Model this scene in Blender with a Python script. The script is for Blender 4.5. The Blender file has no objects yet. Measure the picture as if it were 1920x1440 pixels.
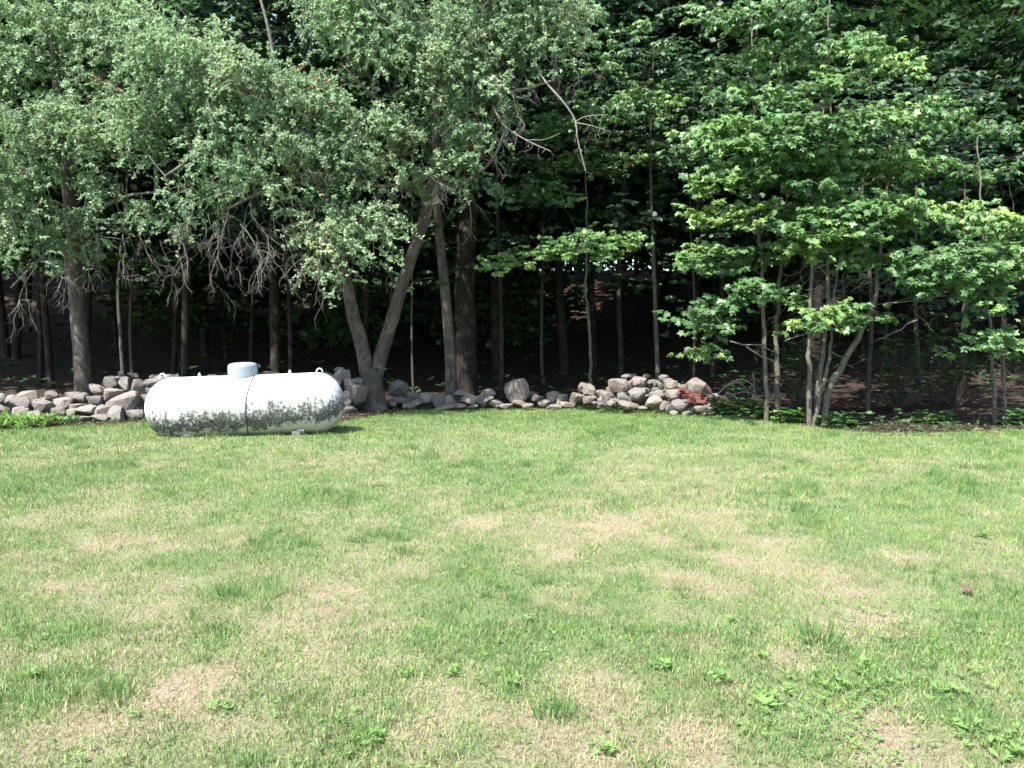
import bpy, bmesh, math, random
import numpy as np
from mathutils import Vector, Matrix, Euler

random.seed(7)
RNG = np.random.default_rng(7)
S = bpy.context.scene
COL = S.collection

# ------------------------------------------------------------------ camera, sky, sun, exposure
FPX = 1494.0                      # focal length in pixels of a 1920 px wide frame
EYE = 1.6
PITCH = math.atan((720 - 615) / FPX)
cam_data = bpy.data.cameras.new("camera")
cam_data.sensor_width = 36.0
cam_data.lens = 36.0 * FPX / 1920.0
cam_data.clip_start = 0.05
cam_data.clip_end = 2000.0
cam = bpy.data.objects.new("camera", cam_data)
COL.objects.link(cam)
cam.location = (0, 0, EYE)
cam.rotation_euler = (math.pi / 2 - PITCH, 0, 0)
S.camera = cam

TO_SUN = Vector((-0.40, -0.50, 0.96)).normalized()
world = bpy.data.worlds.new("World")
S.world = world
world.use_nodes = True
wn = world.node_tree
wn.nodes.clear()
sky = wn.nodes.new("ShaderNodeTexSky")
sky.sky_type = 'NISHITA'
sky.sun_disc = False
sky.sun_elevation = math.asin(TO_SUN.z)
sky.sun_rotation = math.atan2(TO_SUN.x, TO_SUN.y)
sky.air_density = 1.0
sky.dust_density = 1.5
bg = wn.nodes.new("ShaderNodeBackground")
bg.inputs["Strength"].default_value = 0.15
wo = wn.nodes.new("ShaderNodeOutputWorld")
wn.links.new(sky.outputs[0], bg.inputs[0])
wn.links.new(bg.outputs[0], wo.inputs[0])

sun_data = bpy.data.lights.new("sun", 'SUN')
sun_data.energy = 4.6
sun_data.angle = math.radians(0.55)
sun_data.color = (1.0, 0.95, 0.88)
sun = bpy.data.objects.new("sun", sun_data)
COL.objects.link(sun)
sun.location = (-20, -25, 40)
sun.rotation_euler = TO_SUN.to_track_quat('Z', 'Y').to_euler()

S.view_settings.view_transform = 'Standard'
S.view_settings.look = 'None'
S.view_settings.gamma = 1.0
S.view_settings.use_curve_mapping = False
S.view_settings.exposure = 1.85
S.render.engine = 'CYCLES'
S.cycles.max_bounces = 8
S.cycles.diffuse_bounces = 5
S.cycles.glossy_bounces = 2
S.cycles.transmission_bounces = 4
S.cycles.transparent_max_bounces = 4
S.cycles.use_denoising = True
S.cycles.caustics_reflective = False
S.cycles.caustics_refractive = False

# ------------------------------------------------------------------ where things stand
CP, SP = math.cos(PITCH), math.sin(PITCH)
def P(px, py, d):
    """world point at distance d (metres ahead) that the photograph shows at px, py"""
    u = (px - 960) / FPX
    v = -(py - 720) / FPX
    dy = CP + v * SP
    dz = -SP + v * CP
    k = d / dy
    return np.array((u * k, d, EYE + dz * k))
def G(px, py):
    """point of the level ground shown at px, py"""
    u = (px - 960) / FPX
    v = -(py - 720) / FPX
    dy = CP + v * SP
    dz = -SP + v * CP
    k = -EYE / dz
    return np.array((u * k, dy * k, 0.0))

# value noise for numpy
def _hash(ix, iy, seed):
    h = (ix.astype(np.int64) * 374761393 + iy.astype(np.int64) * 668265263 + seed * 1442695041) & 0xffffffff
    h = ((h ^ (h >> 13)) * 1274126177) & 0xffffffff
    return ((h ^ (h >> 16)) & 0xffff) / 65535.0
def vnoise(x, y, scale, seed=0):
    x = np.asarray(x, float) * scale; y = np.asarray(y, float) * scale
    ix = np.floor(x); iy = np.floor(y)
    fx = x - ix; fy = y - iy
    fx = fx * fx * (3 - 2 * fx); fy = fy * fy * (3 - 2 * fy)
    a = _hash(ix, iy, seed); b = _hash(ix + 1, iy, seed)
    c = _hash(ix, iy + 1, seed); d = _hash(ix + 1, iy + 1, seed)
    return (a * (1 - fx) + b * fx) * (1 - fy) + (c * (1 - fx) + d * fx) * fy
def fbm(x, y, scale, seed=0, octaves=4, gain=0.55):
    t = 0; a = 1.0; n = 0
    for o in range(octaves):
        t = t + a * vnoise(x, y, scale * 2.03 ** o, seed + o * 17)
        n += a; a *= gain
    return t / n
def smooth(a, b, x):
    t = np.clip((x - a) / (b - a), 0, 1)
    return t * t * (3 - 2 * t)

_edge_px = [(-300, 812), (0, 806), (120, 800), (280, 792), (640, 792), (760, 771), (880, 767), (1000, 765), (1100, 763),
            (1230, 768), (1340, 776), (1440, 786), (1560, 806), (1640, 812), (1760, 812), (1920, 807), (2200, 806)]
_edge = np.array([G(*p)[:2] for p in _edge_px])
def edge_y(x):
    return np.interp(x, _edge[:, 0], _edge[:, 1])
def ground_z(x, y):
    x = np.asarray(x, float); y = np.asarray(y, float)
    z = 0.05 * (fbm(x, y, 0.35, 3, 3) - 0.5)
    r = np.sqrt((x + 4.0) ** 2 + (y - 12.0) ** 2)
    z = z * smooth(0.8, 3.5, r)
    beyond = smooth(0.3, 3.5, y - edge_y(x))
    z = z + beyond * 0.22 * (fbm(x, y, 0.5, 9, 3) - 0.45)
    hill = smooth(19, 44, y + 1.2 * np.sin(x * 0.17) + 0.10 * np.abs(x - 3)) * 4.6 + smooth(40, 95, y) * 3.5
    return z + hill

DRY = [(1080, 985, .55, 1), (890, 975, .35, .8), (1270, 960, .5, .7), (1400, 960, .45, .6), (620, 1125, .35, .9), (610, 1235, .3, .8),
       (330, 1130, .12, 1), (1690, 1385, .22, 1), (380, 1285, .2, 1), (1130, 1275, .16, 1), (820, 1300, .14, .9), (640, 970, .35, .5),
       (830, 930, .35, .6), (90, 965, .4, .7), (1500, 1090, .5, .6), (1900, 1290, .16, .9), (250, 1330, .25, .8), (50, 1400, .2, .9),
       (1130, 1390, .2, .7), (1310, 1370, .15, .8), (1620, 830, .9, .35), (200, 960, .5, .5), (1480, 1230, .12, .8), (1380, 1290, .12, .8)]
_dry = [(G(a, b), r, s) for a, b, r, s in DRY]
def dryness(x, y):
    d = smooth(0.38, 0.80, fbm(x, y, 0.5, 21, 5, 0.65)) * 0.40 + smooth(0.42, 0.80, fbm(x, y, 2.9, 33, 4, 0.7)) * 0.40 + 0.12
    for c, r, s in _dry:
        q = ((x - c[0]) ** 2 + ((y - c[1]) * 0.6) ** 2) / (r * r)
        d = d + s * 0.36 * np.exp(-q * 0.9)
    d = d * (1.0 - 0.25 * smooth(5.0, 8.0, y) - 0.40 * smooth(9.0, 13.5, y)) + 0.22 * (fbm(x, y, 9.0, 43, 3) - 0.5)
    return np.clip(d, 0, 1)

# ------------------------------------------------------------------ object helpers
def link(o, parent=None):
    COL.objects.link(o)
    if parent is not None:
        o.parent = parent
    return o
def tag(o, label=None, cat=None, group=None, kind=None):
    if label: o["label"] = label
    if cat: o["category"] = cat
    if group: o["group"] = group
    if kind: o["kind"] = kind
    return o
def thing(name, label, cat, loc=(0, 0, 0), rz=0.0, group=None):
    o = bpy.data.objects.new(name, None)
    o.empty_display_size = 0.2
    o.location = loc
    o.rotation_euler = (0, 0, rz)
    link(o)
    return tag(o, label, cat, group)

class Acc:
    """collects polygons as numpy arrays and links them as ONE mesh"""
    def __init__(self):
        self.v = []; self.f = {}; self.a = []; self.n = 0
    def add(self, verts, faces, attr=None):
        verts = np.asarray(verts, dtype=np.float32).reshape(-1, 3)
        faces = np.asarray(faces, dtype=np.int64)
        self.v.append(verts)
        self.f.setdefault(faces.shape[1], []).append(faces + self.n)
        if attr is None: attr = np.zeros((len(verts), 3), np.float32)
        self.a.append(np.broadcast_to(np.asarray(attr, np.float32), (len(verts), 3)))
        self.n += len(verts)
    def mesh(self, name, mat, smooth_shade=False, origin=(0, 0, 0)):
        me = bpy.data.meshes.new(name)
        if self.n:
            V = np.concatenate(self.v) - np.asarray(origin, np.float32)
            loops = []; starts = []; c = 0
            for k in sorted(self.f):
                F = np.concatenate(self.f[k])
                loops.append(F.ravel())
                starts.append(c + np.arange(len(F)) * k)
                c += F.size
            L = np.concatenate(loops).astype(np.int32); St = np.concatenate(starts).astype(np.int32)
            me.vertices.add(len(V)); me.vertices.foreach_set("co", V.astype(np.float32).ravel())
            me.loops.add(len(L)); me.loops.foreach_set("vertex_index", L)
            me.polygons.add(len(St)); me.polygons.foreach_set("loop_start", St)
            if smooth_shade:
                me.polygons.foreach_set("use_smooth", np.ones(len(St), bool))
            me.update(calc_edges=True)
            at = me.attributes.new("tone", 'FLOAT_VECTOR', 'POINT')
            at.data.foreach_set("vector", np.concatenate(self.a).astype(np.float32).ravel())
        if mat: me.materials.append(mat)
        return me
    def build(self, name, mat, parent=None, smooth_shade=False, kind=None, origin=(0, 0, 0)):
        o = bpy.data.objects.new(name, self.mesh(name, mat, smooth_shade, origin))
        link(o, parent)
        if kind: o["kind"] = kind
        return o

def frames(pts):
    t = np.gradient(pts, axis=0)
    t /= np.maximum(np.linalg.norm(t, axis=1, keepdims=True), 1e-9)
    ref = np.array((0.31, 0.87, 0.12)) if abs(t[0] @ np.array((0.31, 0.87, 0.12))) < 0.85 else np.array((1.0, 0, 0))
    u = np.cross(t, ref); u /= np.maximum(np.linalg.norm(u, axis=1, keepdims=True), 1e-9)
    w = np.cross(t, u)
    return t, u, w
def tube(acc, pts, radii, sides=6, rough=0.0, cap=True):
    pts = np.asarray(pts, float); radii = np.asarray(radii, float)
    n = len(pts)
    t, u, w = frames(pts)
    a = np.arange(sides) / sides * 2 * math.pi
    R = radii[:, None] * np.ones((1, sides))
    if rough:
        lob = 1 + rough * 0.5 * (np.sin(a * 3 + 1.3)[None] + 0.6 * np.sin(a * 5 + np.arange(n)[:, None] * 0.35))
        R = R * lob * (1 + rough * RNG.normal(0, 0.35, (n, sides)))
    V = pts[:, None] + R[..., None] * (np.cos(a)[None, :, None] * u[:, None] + np.sin(a)[None, :, None] * w[:, None])
    i = np.arange(n - 1)[:, None] * sides; j = np.arange(sides)[None]; k = (j + 1) % sides
    F = np.stack((i + j, i + k, i + sides + k, i + sides + j), -1).reshape(-1, 4)
    acc.add(V.reshape(-1, 3), F, (RNG.random(), RNG.random(), 0))
    if cap and sides >= 5:
        b = len(pts) * sides - sides
        top = V[-1].mean(0)
        acc.add(np.vstack((V[-1], top)), [(q, (q + 1) % sides, sides) for q in range(sides)], (0.5, 0.5, 0))
def spline(ctrl, n):
    """Catmull-Rom through control points"""
    c = np.asarray(ctrl, float)
    c = np.vstack((2 * c[0] - c[1], c, 2 * c[-1] - c[-2]))
    m = len(c) - 3
    out = []
    for q in np.linspace(0, m - 1e-6, n):
        i = int(q); t = q - i
        a, b, d, e = c[i], c[i + 1], c[i + 2], c[i + 3]
        out.append(0.5 * ((2 * b) + (-a + d) * t + (2 * a - 5 * b + 4 * d - e) * t * t + (-a + 3 * b - 3 * d + e) * t ** 3))
    return np.array(out)

# leaf templates: x along, y across, z up
LEAF_OVAL = (np.array([(0, 0, 0), (.5, .27, .05), (1, 0, -.04), (.5, -.27, .05)]), np.array([(0, 2, 1), (0, 3, 2)]))
_ml = [(0, 0, 0), (.12, .32, .02), (.02, .52, -.05), (.34, .40, .03), (.62, .62, -.07), (.62, .26, .02), (1.05, 0, -.08),
       (.62, -.26, .02), (.62, -.62, -.07), (.34, -.40, .03), (.02, -.52, -.05), (.12, -.32, .02)]
LEAF_MAPLE = (np.array([(.36, 0, .04)] + _ml), np.array([(0, i, i % 12 + 1) for i in range(1, 13)]))
_v = LEAF_MAPLE[0].copy(); _v[:, 2] -= .30 * _v[:, 0] ** 2 + .55 * _v[:, 1] ** 2; _v[:, 1] *= .78
LEAF_MAPLE_CURLED = (_v, LEAF_MAPLE[1])
_mf = [(0, 0, 0), (.18, .42, 0), (.60, .52, -.05), (1.05, 0, -.08), (.60, -.52, -.05), (.18, -.42, 0)]
LEAF_SIMPLE = (np.array([(.45, 0, .05)] + _mf), np.array([(0, i, i % 6 + 1) for i in range(1, 7)]))

def leaves(acc, pos, direction, normal, size, template, tone):
    """many leaves at once: every argument has one row per leaf"""
    V0, F0 = template
    n = len(pos)
    if n == 0: return
    d = direction / np.maximum(np.linalg.norm(direction, axis=1, keepdims=True), 1e-9)
    w = np.cross(normal, d); w /= np.maximum(np.linalg.norm(w, axis=1, keepdims=True), 1e-9)
    u = np.cross(d, w)
    s = np.asarray(size)[:, None, None]
    V = pos[:, None] + s * (V0[None, :, 0:1] * d[:, None] + V0[None, :, 1:2] * w[:, None] + V0[None, :, 2:3] * u[:, None])
    F = F0[None] + (np.arange(n) * len(V0))[:, None, None]
    A = np.repeat(tone, len(V0), axis=0)
    acc.add(V.reshape(-1, 3), F.reshape(-1, F0.shape[1]), A)

# ------------------------------------------------------------------ materials
def new_mat(name):
    m = bpy.data.materials.new(name); m.use_nodes = True
    nt = m.node_tree; nt.nodes.clear()
    out = nt.nodes.new("ShaderNodeOutputMaterial")
    return m, nt, out
def N(nt, typ, **kw):
    n = nt.nodes.new(typ)
    for k, v in kw.items():
        if k.startswith("i_"):
            n.inputs[k[2:].replace("_", " ")].default_value = v
        else:
            setattr(n, k, v)
    return n
def ramp(nt, fac, stops, interp='LINEAR'):
    r = nt.nodes.new("ShaderNodeValToRGB")
    r.color_ramp.interpolation = interp
    e = r.color_ramp.elements
    while len(e) < len(stops): e.new(0.5)
    for i, (p, c) in enumerate(stops):
        e[i].position = p
        e[i].color = (c[0], c[1], c[2], 1) if not isinstance(c, (int, float)) else (c, c, c, 1)
    nt.links.new(fac, r.inputs[0])
    return r
def mix(nt, fac, a, b, blend='MIX'):
    m = nt.nodes.new("ShaderNodeMix"); m.data_type = 'RGBA'; m.blend_type = blend
    for s, v in ((m.inputs[0], fac), (m.inputs[6], a), (m.inputs[7], b)):
        if isinstance(v, (int, float)): s.default_value = v
        elif isinstance(v, tuple): s.default_value = (v[0], v[1], v[2], 1)
        else: nt.links.new(v, s)
    return m.outputs[2]
def mathn(nt, op, a, b=None, clamp=False):
    m = nt.nodes.new("ShaderNodeMath"); m.operation = op; m.use_clamp = clamp
    for s, v in zip(m.inputs, (a, b)):
        if v is None: continue
        if isinstance(v, (int, float)): s.default_value = v
        else: nt.links.new(v, s)
    return m.outputs[0]
def noise(nt, vec, scale, detail=4, rough=0.55, dist=0.0):
    n = nt.nodes.new("ShaderNodeTexNoise")
    n.inputs["Scale"].default_value = scale; n.inputs["Detail"].default_value = detail
    n.inputs["Roughness"].default_value = rough; n.inputs["Distortion"].default_value = dist
    if vec is not None: nt.links.new(vec, n.inputs["Vector"])
    return n.outputs[0]
def mapping(nt, vec, scale=(1, 1, 1), loc=(0, 0, 0)):
    m = nt.nodes.new("ShaderNodeMapping")
    m.inputs["Scale"].default_value = scale; m.inputs["Location"].default_value = loc
    nt.links.new(vec, m.inputs[0])
    return m.outputs[0]
def bump(nt, h, strength=0.5, dist=0.01):
    b = nt.nodes.new("ShaderNodeBump")
    b.inputs["Strength"].default_value = strength; b.inputs["Distance"].default_value = dist
    nt.links.new(h, b.inputs["Height"])
    return b.outputs[0]

def leaf_material(name, cols, back, trans=0.35, rough=0.5, spec=0.4):
    """tone.x picks a colour along the stops, tone.y a brightness variation; light passes through the blade"""
    m, nt, out = new_mat(name)
    at = N(nt, "ShaderNodeAttribute", attribute_name="tone")
    sep = N(nt, "ShaderNodeSeparateXYZ"); nt.links.new(at.outputs["Vector"], sep.inputs[0])
    c = ramp(nt, sep.outputs[0], cols).outputs[0]
    hv = N(nt, "ShaderNodeHueSaturation"); nt.links.new(c, hv.inputs["Color"])
    v = mathn(nt, 'MULTIPLY_ADD', sep.outputs[1], 0.7); 
    nt.nodes[-1].inputs[2].default_value = 0.65
    nt.links.new(v, hv.inputs["Value"])
    c = hv.outputs[0]
    p = N(nt, "ShaderNodeBsdfPrincipled")
    nt.links.new(c, p.inputs["Base Color"])
    p.inputs["Roughness"].default_value = rough
    p.inputs["Specular IOR Level"].default_value = spec
    t = N(nt, "ShaderNodeBsdfTranslucent")
    nt.links.new(mix(nt, 0.6, c, back), t.inputs["Color"])
    ms = N(nt, "ShaderNodeMixShader"); ms.inputs[0].default_value = trans
    nt.links.new(p.outputs[0], ms.inputs[1]); nt.links.new(t.outputs[0], ms.inputs[2])
    nt.links.new(ms.outputs[0], out.inputs[0])
    return m

M_APPLE = leaf_material("grey_green_leaf", [(0, (.10, .18, .09)), (.5, (.19, .30, .16)), (.88, (.31, .39, .24)), (1, (.42, .40, .14))], (.29, .44, .17), 0.50, 0.55, 0.4)
M_MAPLE = leaf_material("maple_leaf", [(0, (.045, .115, .042)), (.6, (.095, .20, .062)), (1, (.21, .31, .075))], (.19, .34, .05), 0.36, 0.45, 0.45)
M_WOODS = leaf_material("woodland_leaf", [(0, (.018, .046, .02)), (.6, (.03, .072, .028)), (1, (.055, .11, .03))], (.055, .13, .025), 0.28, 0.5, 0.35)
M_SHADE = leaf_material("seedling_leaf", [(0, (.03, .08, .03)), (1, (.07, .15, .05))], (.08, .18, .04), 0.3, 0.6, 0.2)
M_WEED = leaf_material("weed_leaf", [(0, (.06, .16, .045)), (1, (.18, .29, .075))], (.18, .34, .06), 0.35, 0.6, 0.25)
M_BLADE = leaf_material("grass_blade", [(0, (.072, .165, .045)), (.3, (.125, .215, .062)), (.55, (.20, .245, .095)), (.8, (.31, .285, .165)), (1, (.38, .325, .215))],
                        (.25, .33, .08), 0.30, 0.55, 0.3)
M_DEADLEAF = leaf_material("dead_leaf", [(0, (.035, .022, .015)), (.5, (.08, .052, .036)), (1, (.19, .13, .09))], (.3, .15, .05), 0.1, 0.7, 0.2)
M_RUST = leaf_material("rusty_foliage", [(0, (.10, .045, .025)), (1, (.19, .10, .05))], (.3, .12, .03), 0.2, 0.7, 0.2)

def bark_material(name, dark, mid, light, lichen=0.3, zs=0.25, scale=14):
    m, nt, out = new_mat(name)
    tc = N(nt, "ShaderNodeTexCoord")
    v = mapping(nt, tc.outputs["Object"], (1, 1, zs))
    a = noise(nt, v, scale, 8, 0.7, 0.6)
    c = ramp(nt, a, [(.25, dark), (.5, mid), (.72, light)]).outputs[0]
    l = noise(nt, tc.outputs["Object"], 3.2, 5, 0.65)
    lm = ramp(nt, l, [(.52, 0.0), (.62, lichen)]).outputs[0]
    c = mix(nt, lm, c, (.22, .24, .17))
    p = N(nt, "ShaderNodeBsdfPrincipled"); p.inputs["Roughness"].default_value = 0.92
    p.inputs["Specular IOR Level"].default_value = 0.15
    nt.links.new(c, p.inputs["Base Color"])
    nt.links.new(bump(nt, a, 0.9, 0.02), p.inputs["Normal"])
    nt.links.new(p.outputs[0], out.inputs[0])
    return m
M_BARK = bark_material("grey_bark", (.025, .021, .017), (.068, .058, .05), (.12, .107, .092), 0.25)
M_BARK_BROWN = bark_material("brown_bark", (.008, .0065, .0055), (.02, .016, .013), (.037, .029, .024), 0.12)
M_BARK_PALE = bark_material("pale_sapling_bark", (.035, .033, .026), (.085, .08, .065), (.15, .142, .12), 0.25, 0.5, 22)
M_TWIG = bark_material("grey_twig", (.08, .075, .067), (.15, .14, .127), (.24, .225, .205), 0.15, 0.6, 30)
M_TWIG_DARK = bark_material("dark_twig", (.028, .025, .021), (.06, .052, .044), (.10, .086, .072), 0.1, 0.6, 30)

def stone_material():
    m, nt, out = new_mat("granite")
    tc = N(nt, "ShaderNodeTexCoord"); oi = N(nt, "ShaderNodeObjectInfo")
    off = N(nt, "ShaderNodeVectorMath", operation='MULTIPLY_ADD')
    off.inputs[1].default_value = (1, 1, 1)
    nt.links.new(tc.outputs["Object"], off.inputs[0])
    cmb = N(nt, "ShaderNodeCombineXYZ")
    r20 = mathn(nt, 'MULTIPLY', oi.outputs["Random"], 40.0)
    for i in range(3): nt.links.new(r20, cmb.inputs[i])
    nt.links.new(cmb.outputs[0], off.inputs[2])
    v = off.outputs[0]
    base = ramp(nt, oi.outputs["Random"], [(0, (.10, .095, .09)), (.25, (.20, .19, .17)), (.45, (.12, .11, .10)), (.65, (.22, .19, .165)), (.85, (.15, .13, .11)), (1, (.19, .15, .13))]).outputs[0]
    a = noise(nt, v, 5.5, 8, 0.7, 0.4)
    c = mix(nt, ramp(nt, a, [(.38, 0.0), (.62, 1.0)]).outputs[0], mix(nt, 0.55, base, (.09, .085, .08)), base)
    g = noise(nt, v, 60, 2, 0.5)
    c = mix(nt, ramp(nt, g, [(.58, 0.0), (.68, .5)]).outputs[0], c, (.32, .30, .28))
    l = noise(nt, v, 2.4, 6, 0.7)
    c = mix(nt, ramp(nt, l, [(.56, 0.0), (.64, .55)]).outputs[0], c, (.16, .18, .11))
    p = N(nt, "ShaderNodeBsdfPrincipled"); p.inputs["Roughness"].default_value = 0.9
    p.inputs["Specular IOR Level"].default_value = 0.2
    nt.links.new(c, p.inputs["Base Color"])
    nt.links.new(bump(nt, mathn(nt, 'ADD', a, mathn(nt, 'MULTIPLY', g, 0.15)), 0.8, 0.03), p.inputs["Normal"])
    nt.links.new(p.outputs[0], out.inputs[0])
    return m
M_STONE = stone_material()

def ground_material():
    m, nt, out = new_mat("turf_and_leaf_litter")
    geo = N(nt, "ShaderNodeNewGeometry"); pos = geo.outputs["Position"]
    at = N(nt, "ShaderNodeAttribute", attribute_name="tone")
    sep = N(nt, "ShaderNodeSeparateXYZ"); nt.links.new(at.outputs["Vector"], sep.inputs[0])
    fine = noise(nt, pos, 55, 6, 0.75)
    mid = noise(nt, pos, 9, 6, 0.7)
    green = ramp(nt, fine, [(.3, (.08, .11, .05)), (.5, (.145, .18, .08)), (.72, (.225, .24, .12))]).outputs[0]
    straw = ramp(nt, fine, [(.28, (.13, .095, .065)), (.5, (.27, .21, .15)), (.7, (.38, .32, .23))]).outputs[0]
    soil = ramp(nt, mid, [(.3, (.12, .085, .065)), (.7, (.28, .205, .165))]).outputs[0]
    straw = mix(nt, ramp(nt, mid, [(.5, 0.0), (.62, .7)]).outputs[0], straw, soil)
    dm = mathn(nt, 'ADD', sep.outputs[0], mathn(nt, 'MULTIPLY', mathn(nt, 'SUBTRACT', mid, 0.5), 0.9), clamp=True)
    lawn = mix(nt, ramp(nt, dm, [(.15, 0.0), (.85, 1.0)]).outputs[0], green, straw)
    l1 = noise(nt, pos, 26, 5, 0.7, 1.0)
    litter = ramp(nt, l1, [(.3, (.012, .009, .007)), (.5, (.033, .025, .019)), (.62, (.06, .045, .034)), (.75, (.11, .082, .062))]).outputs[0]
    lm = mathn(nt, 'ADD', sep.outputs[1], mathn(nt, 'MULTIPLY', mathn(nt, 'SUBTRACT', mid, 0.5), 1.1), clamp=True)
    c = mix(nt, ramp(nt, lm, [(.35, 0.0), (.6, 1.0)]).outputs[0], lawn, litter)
    p = N(nt, "ShaderNodeBsdfPrincipled"); p.inputs["Roughness"].default_value = 0.95
    p.inputs["Specular IOR Level"].default_value = 0.1
    nt.links.new(c, p.inputs["Base Color"])
    nt.links.new(bump(nt, mathn(nt, 'ADD', fine, l1), 0.9, 0.02), p.inputs["Normal"])
    nt.links.new(p.outputs[0], out.inputs[0])
    return m
M_GROUND = ground_material()

def simple(name, col, rough=0.6, metal=0.0, var=0.15, scale=20, bmp=0.2):
    m, nt, out = new_mat(name)
    tc = N(nt, "ShaderNodeTexCoord")
    a = noise(nt, tc.outputs["Object"], scale, 6, 0.65)
    c = mix(nt, a, tuple(x * (1 - var * 2) for x in col), tuple(min(1, x * (1 + var)) for x in col))
    p = N(nt, "ShaderNodeBsdfPrincipled"); p.inputs["Roughness"].default_value = rough
    p.inputs["Metallic"].default_value = metal
    nt.links.new(c, p.inputs["Base Color"])
    nt.links.new(bump(nt, a, bmp, 0.004), p.inputs["Normal"])
    nt.links.new(p.outputs[0], out.inputs[0])
    return m
M_BRICK = simple("red_brick", (.16, .055, .042), 0.9, 0, 0.3, 25, 0.6)
M_CABLE = simple("black_rubber", (.04, .04, .045), 0.6)
M_CONCRETE = simple("concrete_block", (.16, .155, .14), 0.9, 0, 0.25, 30, 0.6)

def tank_material():
    m, nt, out = new_mat("mildewed_white_paint")
    tc = N(nt, "ShaderNodeTexCoord"); obj = tc.outputs["Object"]
    sep = N(nt, "ShaderNodeSeparateXYZ"); nt.links.new(obj, sep.inputs[0])
    z = sep.outputs[2]; x = sep.outputs[0]
    big = noise(nt, mapping(nt, obj, (1, 1, .6)), 2.6, 4, 0.6)
    fine = noise(nt, obj, 21, 8, 0.72, 0.3)
    drip = noise(nt, mapping(nt, obj, (1, 1, .18)), 20, 5, 0.7)
    # how strongly mildew grows at each height (object z runs -0.46 .. 0.46)
    zz = mathn(nt, 'ADD', z, mathn(nt, 'MULTIPLY', mathn(nt, 'SUBTRACT', big, 0.5), -0.62))
    zz = mathn(nt, 'ADD', zz, mathn(nt, 'MULTIPLY', x, -0.07))
    zn = mathn(nt, 'ADD', zz, 0.5)
    band = ramp(nt, zn, [(.05, .05), (.12, .12), (.20, .42), (.27, .80), (.36, .76), (.46, .58), (.57, .36), (.67, .15), (.8, 0.0)]).outputs[0]
    f = mathn(nt, 'ADD', mathn(nt, 'MULTIPLY', fine, 0.75), mathn(nt, 'MULTIPLY', drip, 0.35))
    s = mathn(nt, 'ADD', f, mathn(nt, 'MULTIPLY', band, 0.36))
    mask = ramp(nt, s, [(.685, 0.0), (.735, .5), (.81, 1.0)]).outputs[0]
    grime = ramp(nt, zn, [(.03, .9), (.22, .75), (.38, .45), (.6, .12), (1, 0.0)]).outputs[0]
    white = ramp(nt, noise(nt, obj, 4, 5, .6), [(.3, (.46, .48, .52)), (.7, (.58, .59, .60))]).outputs[0]
    c = mix(nt, mathn(nt, 'MULTIPLY', grime, mathn(nt, 'ADD', big, 0.45), clamp=True), white, (.33, .34, .27))
    c = mix(nt, mask, c, mix(nt, ramp(nt, noise(nt, obj, 55, 4, .7), [(.42, 0.0), (.6, 1.0)]).outputs[0], (.012, .015, .014), (.13, .135, .11)))
    spots = ramp(nt, noise(nt, obj, 11, 2, .5), [(.735, 0.0), (.76, .8)]).outputs[0]
    c = mix(nt, mathn(nt, 'MULTIPLY', spots, 0.6), c, (.30, .16, .09))
    p = N(nt, "ShaderNodeBsdfPrincipled"); p.inputs["Roughness"].default_value = 0.45
    nt.links.new(ramp(nt, mask, [(0, .6), (1, .95)]).outputs[0], p.inputs["Roughness"])
    nt.links.new(c, p.inputs["Base Color"])
    nt.links.new(bump(nt, mathn(nt, 'ADD', mask, mathn(nt, 'MULTIPLY', big, 2)), 0.15, 0.01), p.inputs["Normal"])
    nt.links.new(p.outputs[0], out.inputs[0])
    return m
M_TANK = tank_material()
M_LID = simple("chalky_grey_paint", (.20, .23, .25), 0.5, 0, 0.12, 9, 0.1)

# ------------------------------------------------------------------ the ground: one sheet to the horizon
def build_ground():
    xs = np.concatenate((np.linspace(-400, -60, 12), np.linspace(-55, -16, 24), np.arange(-15, 15.01, 0.19), np.linspace(16, 55, 24), np.linspace(60, 400, 12)))
    ys = np.concatenate((np.linspace(-300, -10, 10), np.linspace(-8, 1.6, 14), np.arange(2, 20.01, 0.13), np.linspace(20.6, 60, 50), np.linspace(65, 500, 16)))
    X, Y = np.meshgrid(xs, ys)
    Z = ground_z(X, Y)
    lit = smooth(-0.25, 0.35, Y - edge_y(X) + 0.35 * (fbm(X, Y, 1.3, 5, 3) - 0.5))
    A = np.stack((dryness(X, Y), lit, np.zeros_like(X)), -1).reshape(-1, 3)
    nx, ny = len(xs), len(ys)
    i = np.arange(ny - 1)[:, None] * nx; j = np.arange(nx - 1)[None]
    F = np.stack((i + j, i + j + 1, i + nx + j + 1, i + nx + j), -1).reshape(-1, 4)
    acc = Acc(); acc.add(np.stack((X, Y, Z), -1).reshape(-1, 3), F, A)
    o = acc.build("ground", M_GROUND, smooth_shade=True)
    tag(o, kind="structure")
build_ground()

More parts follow.
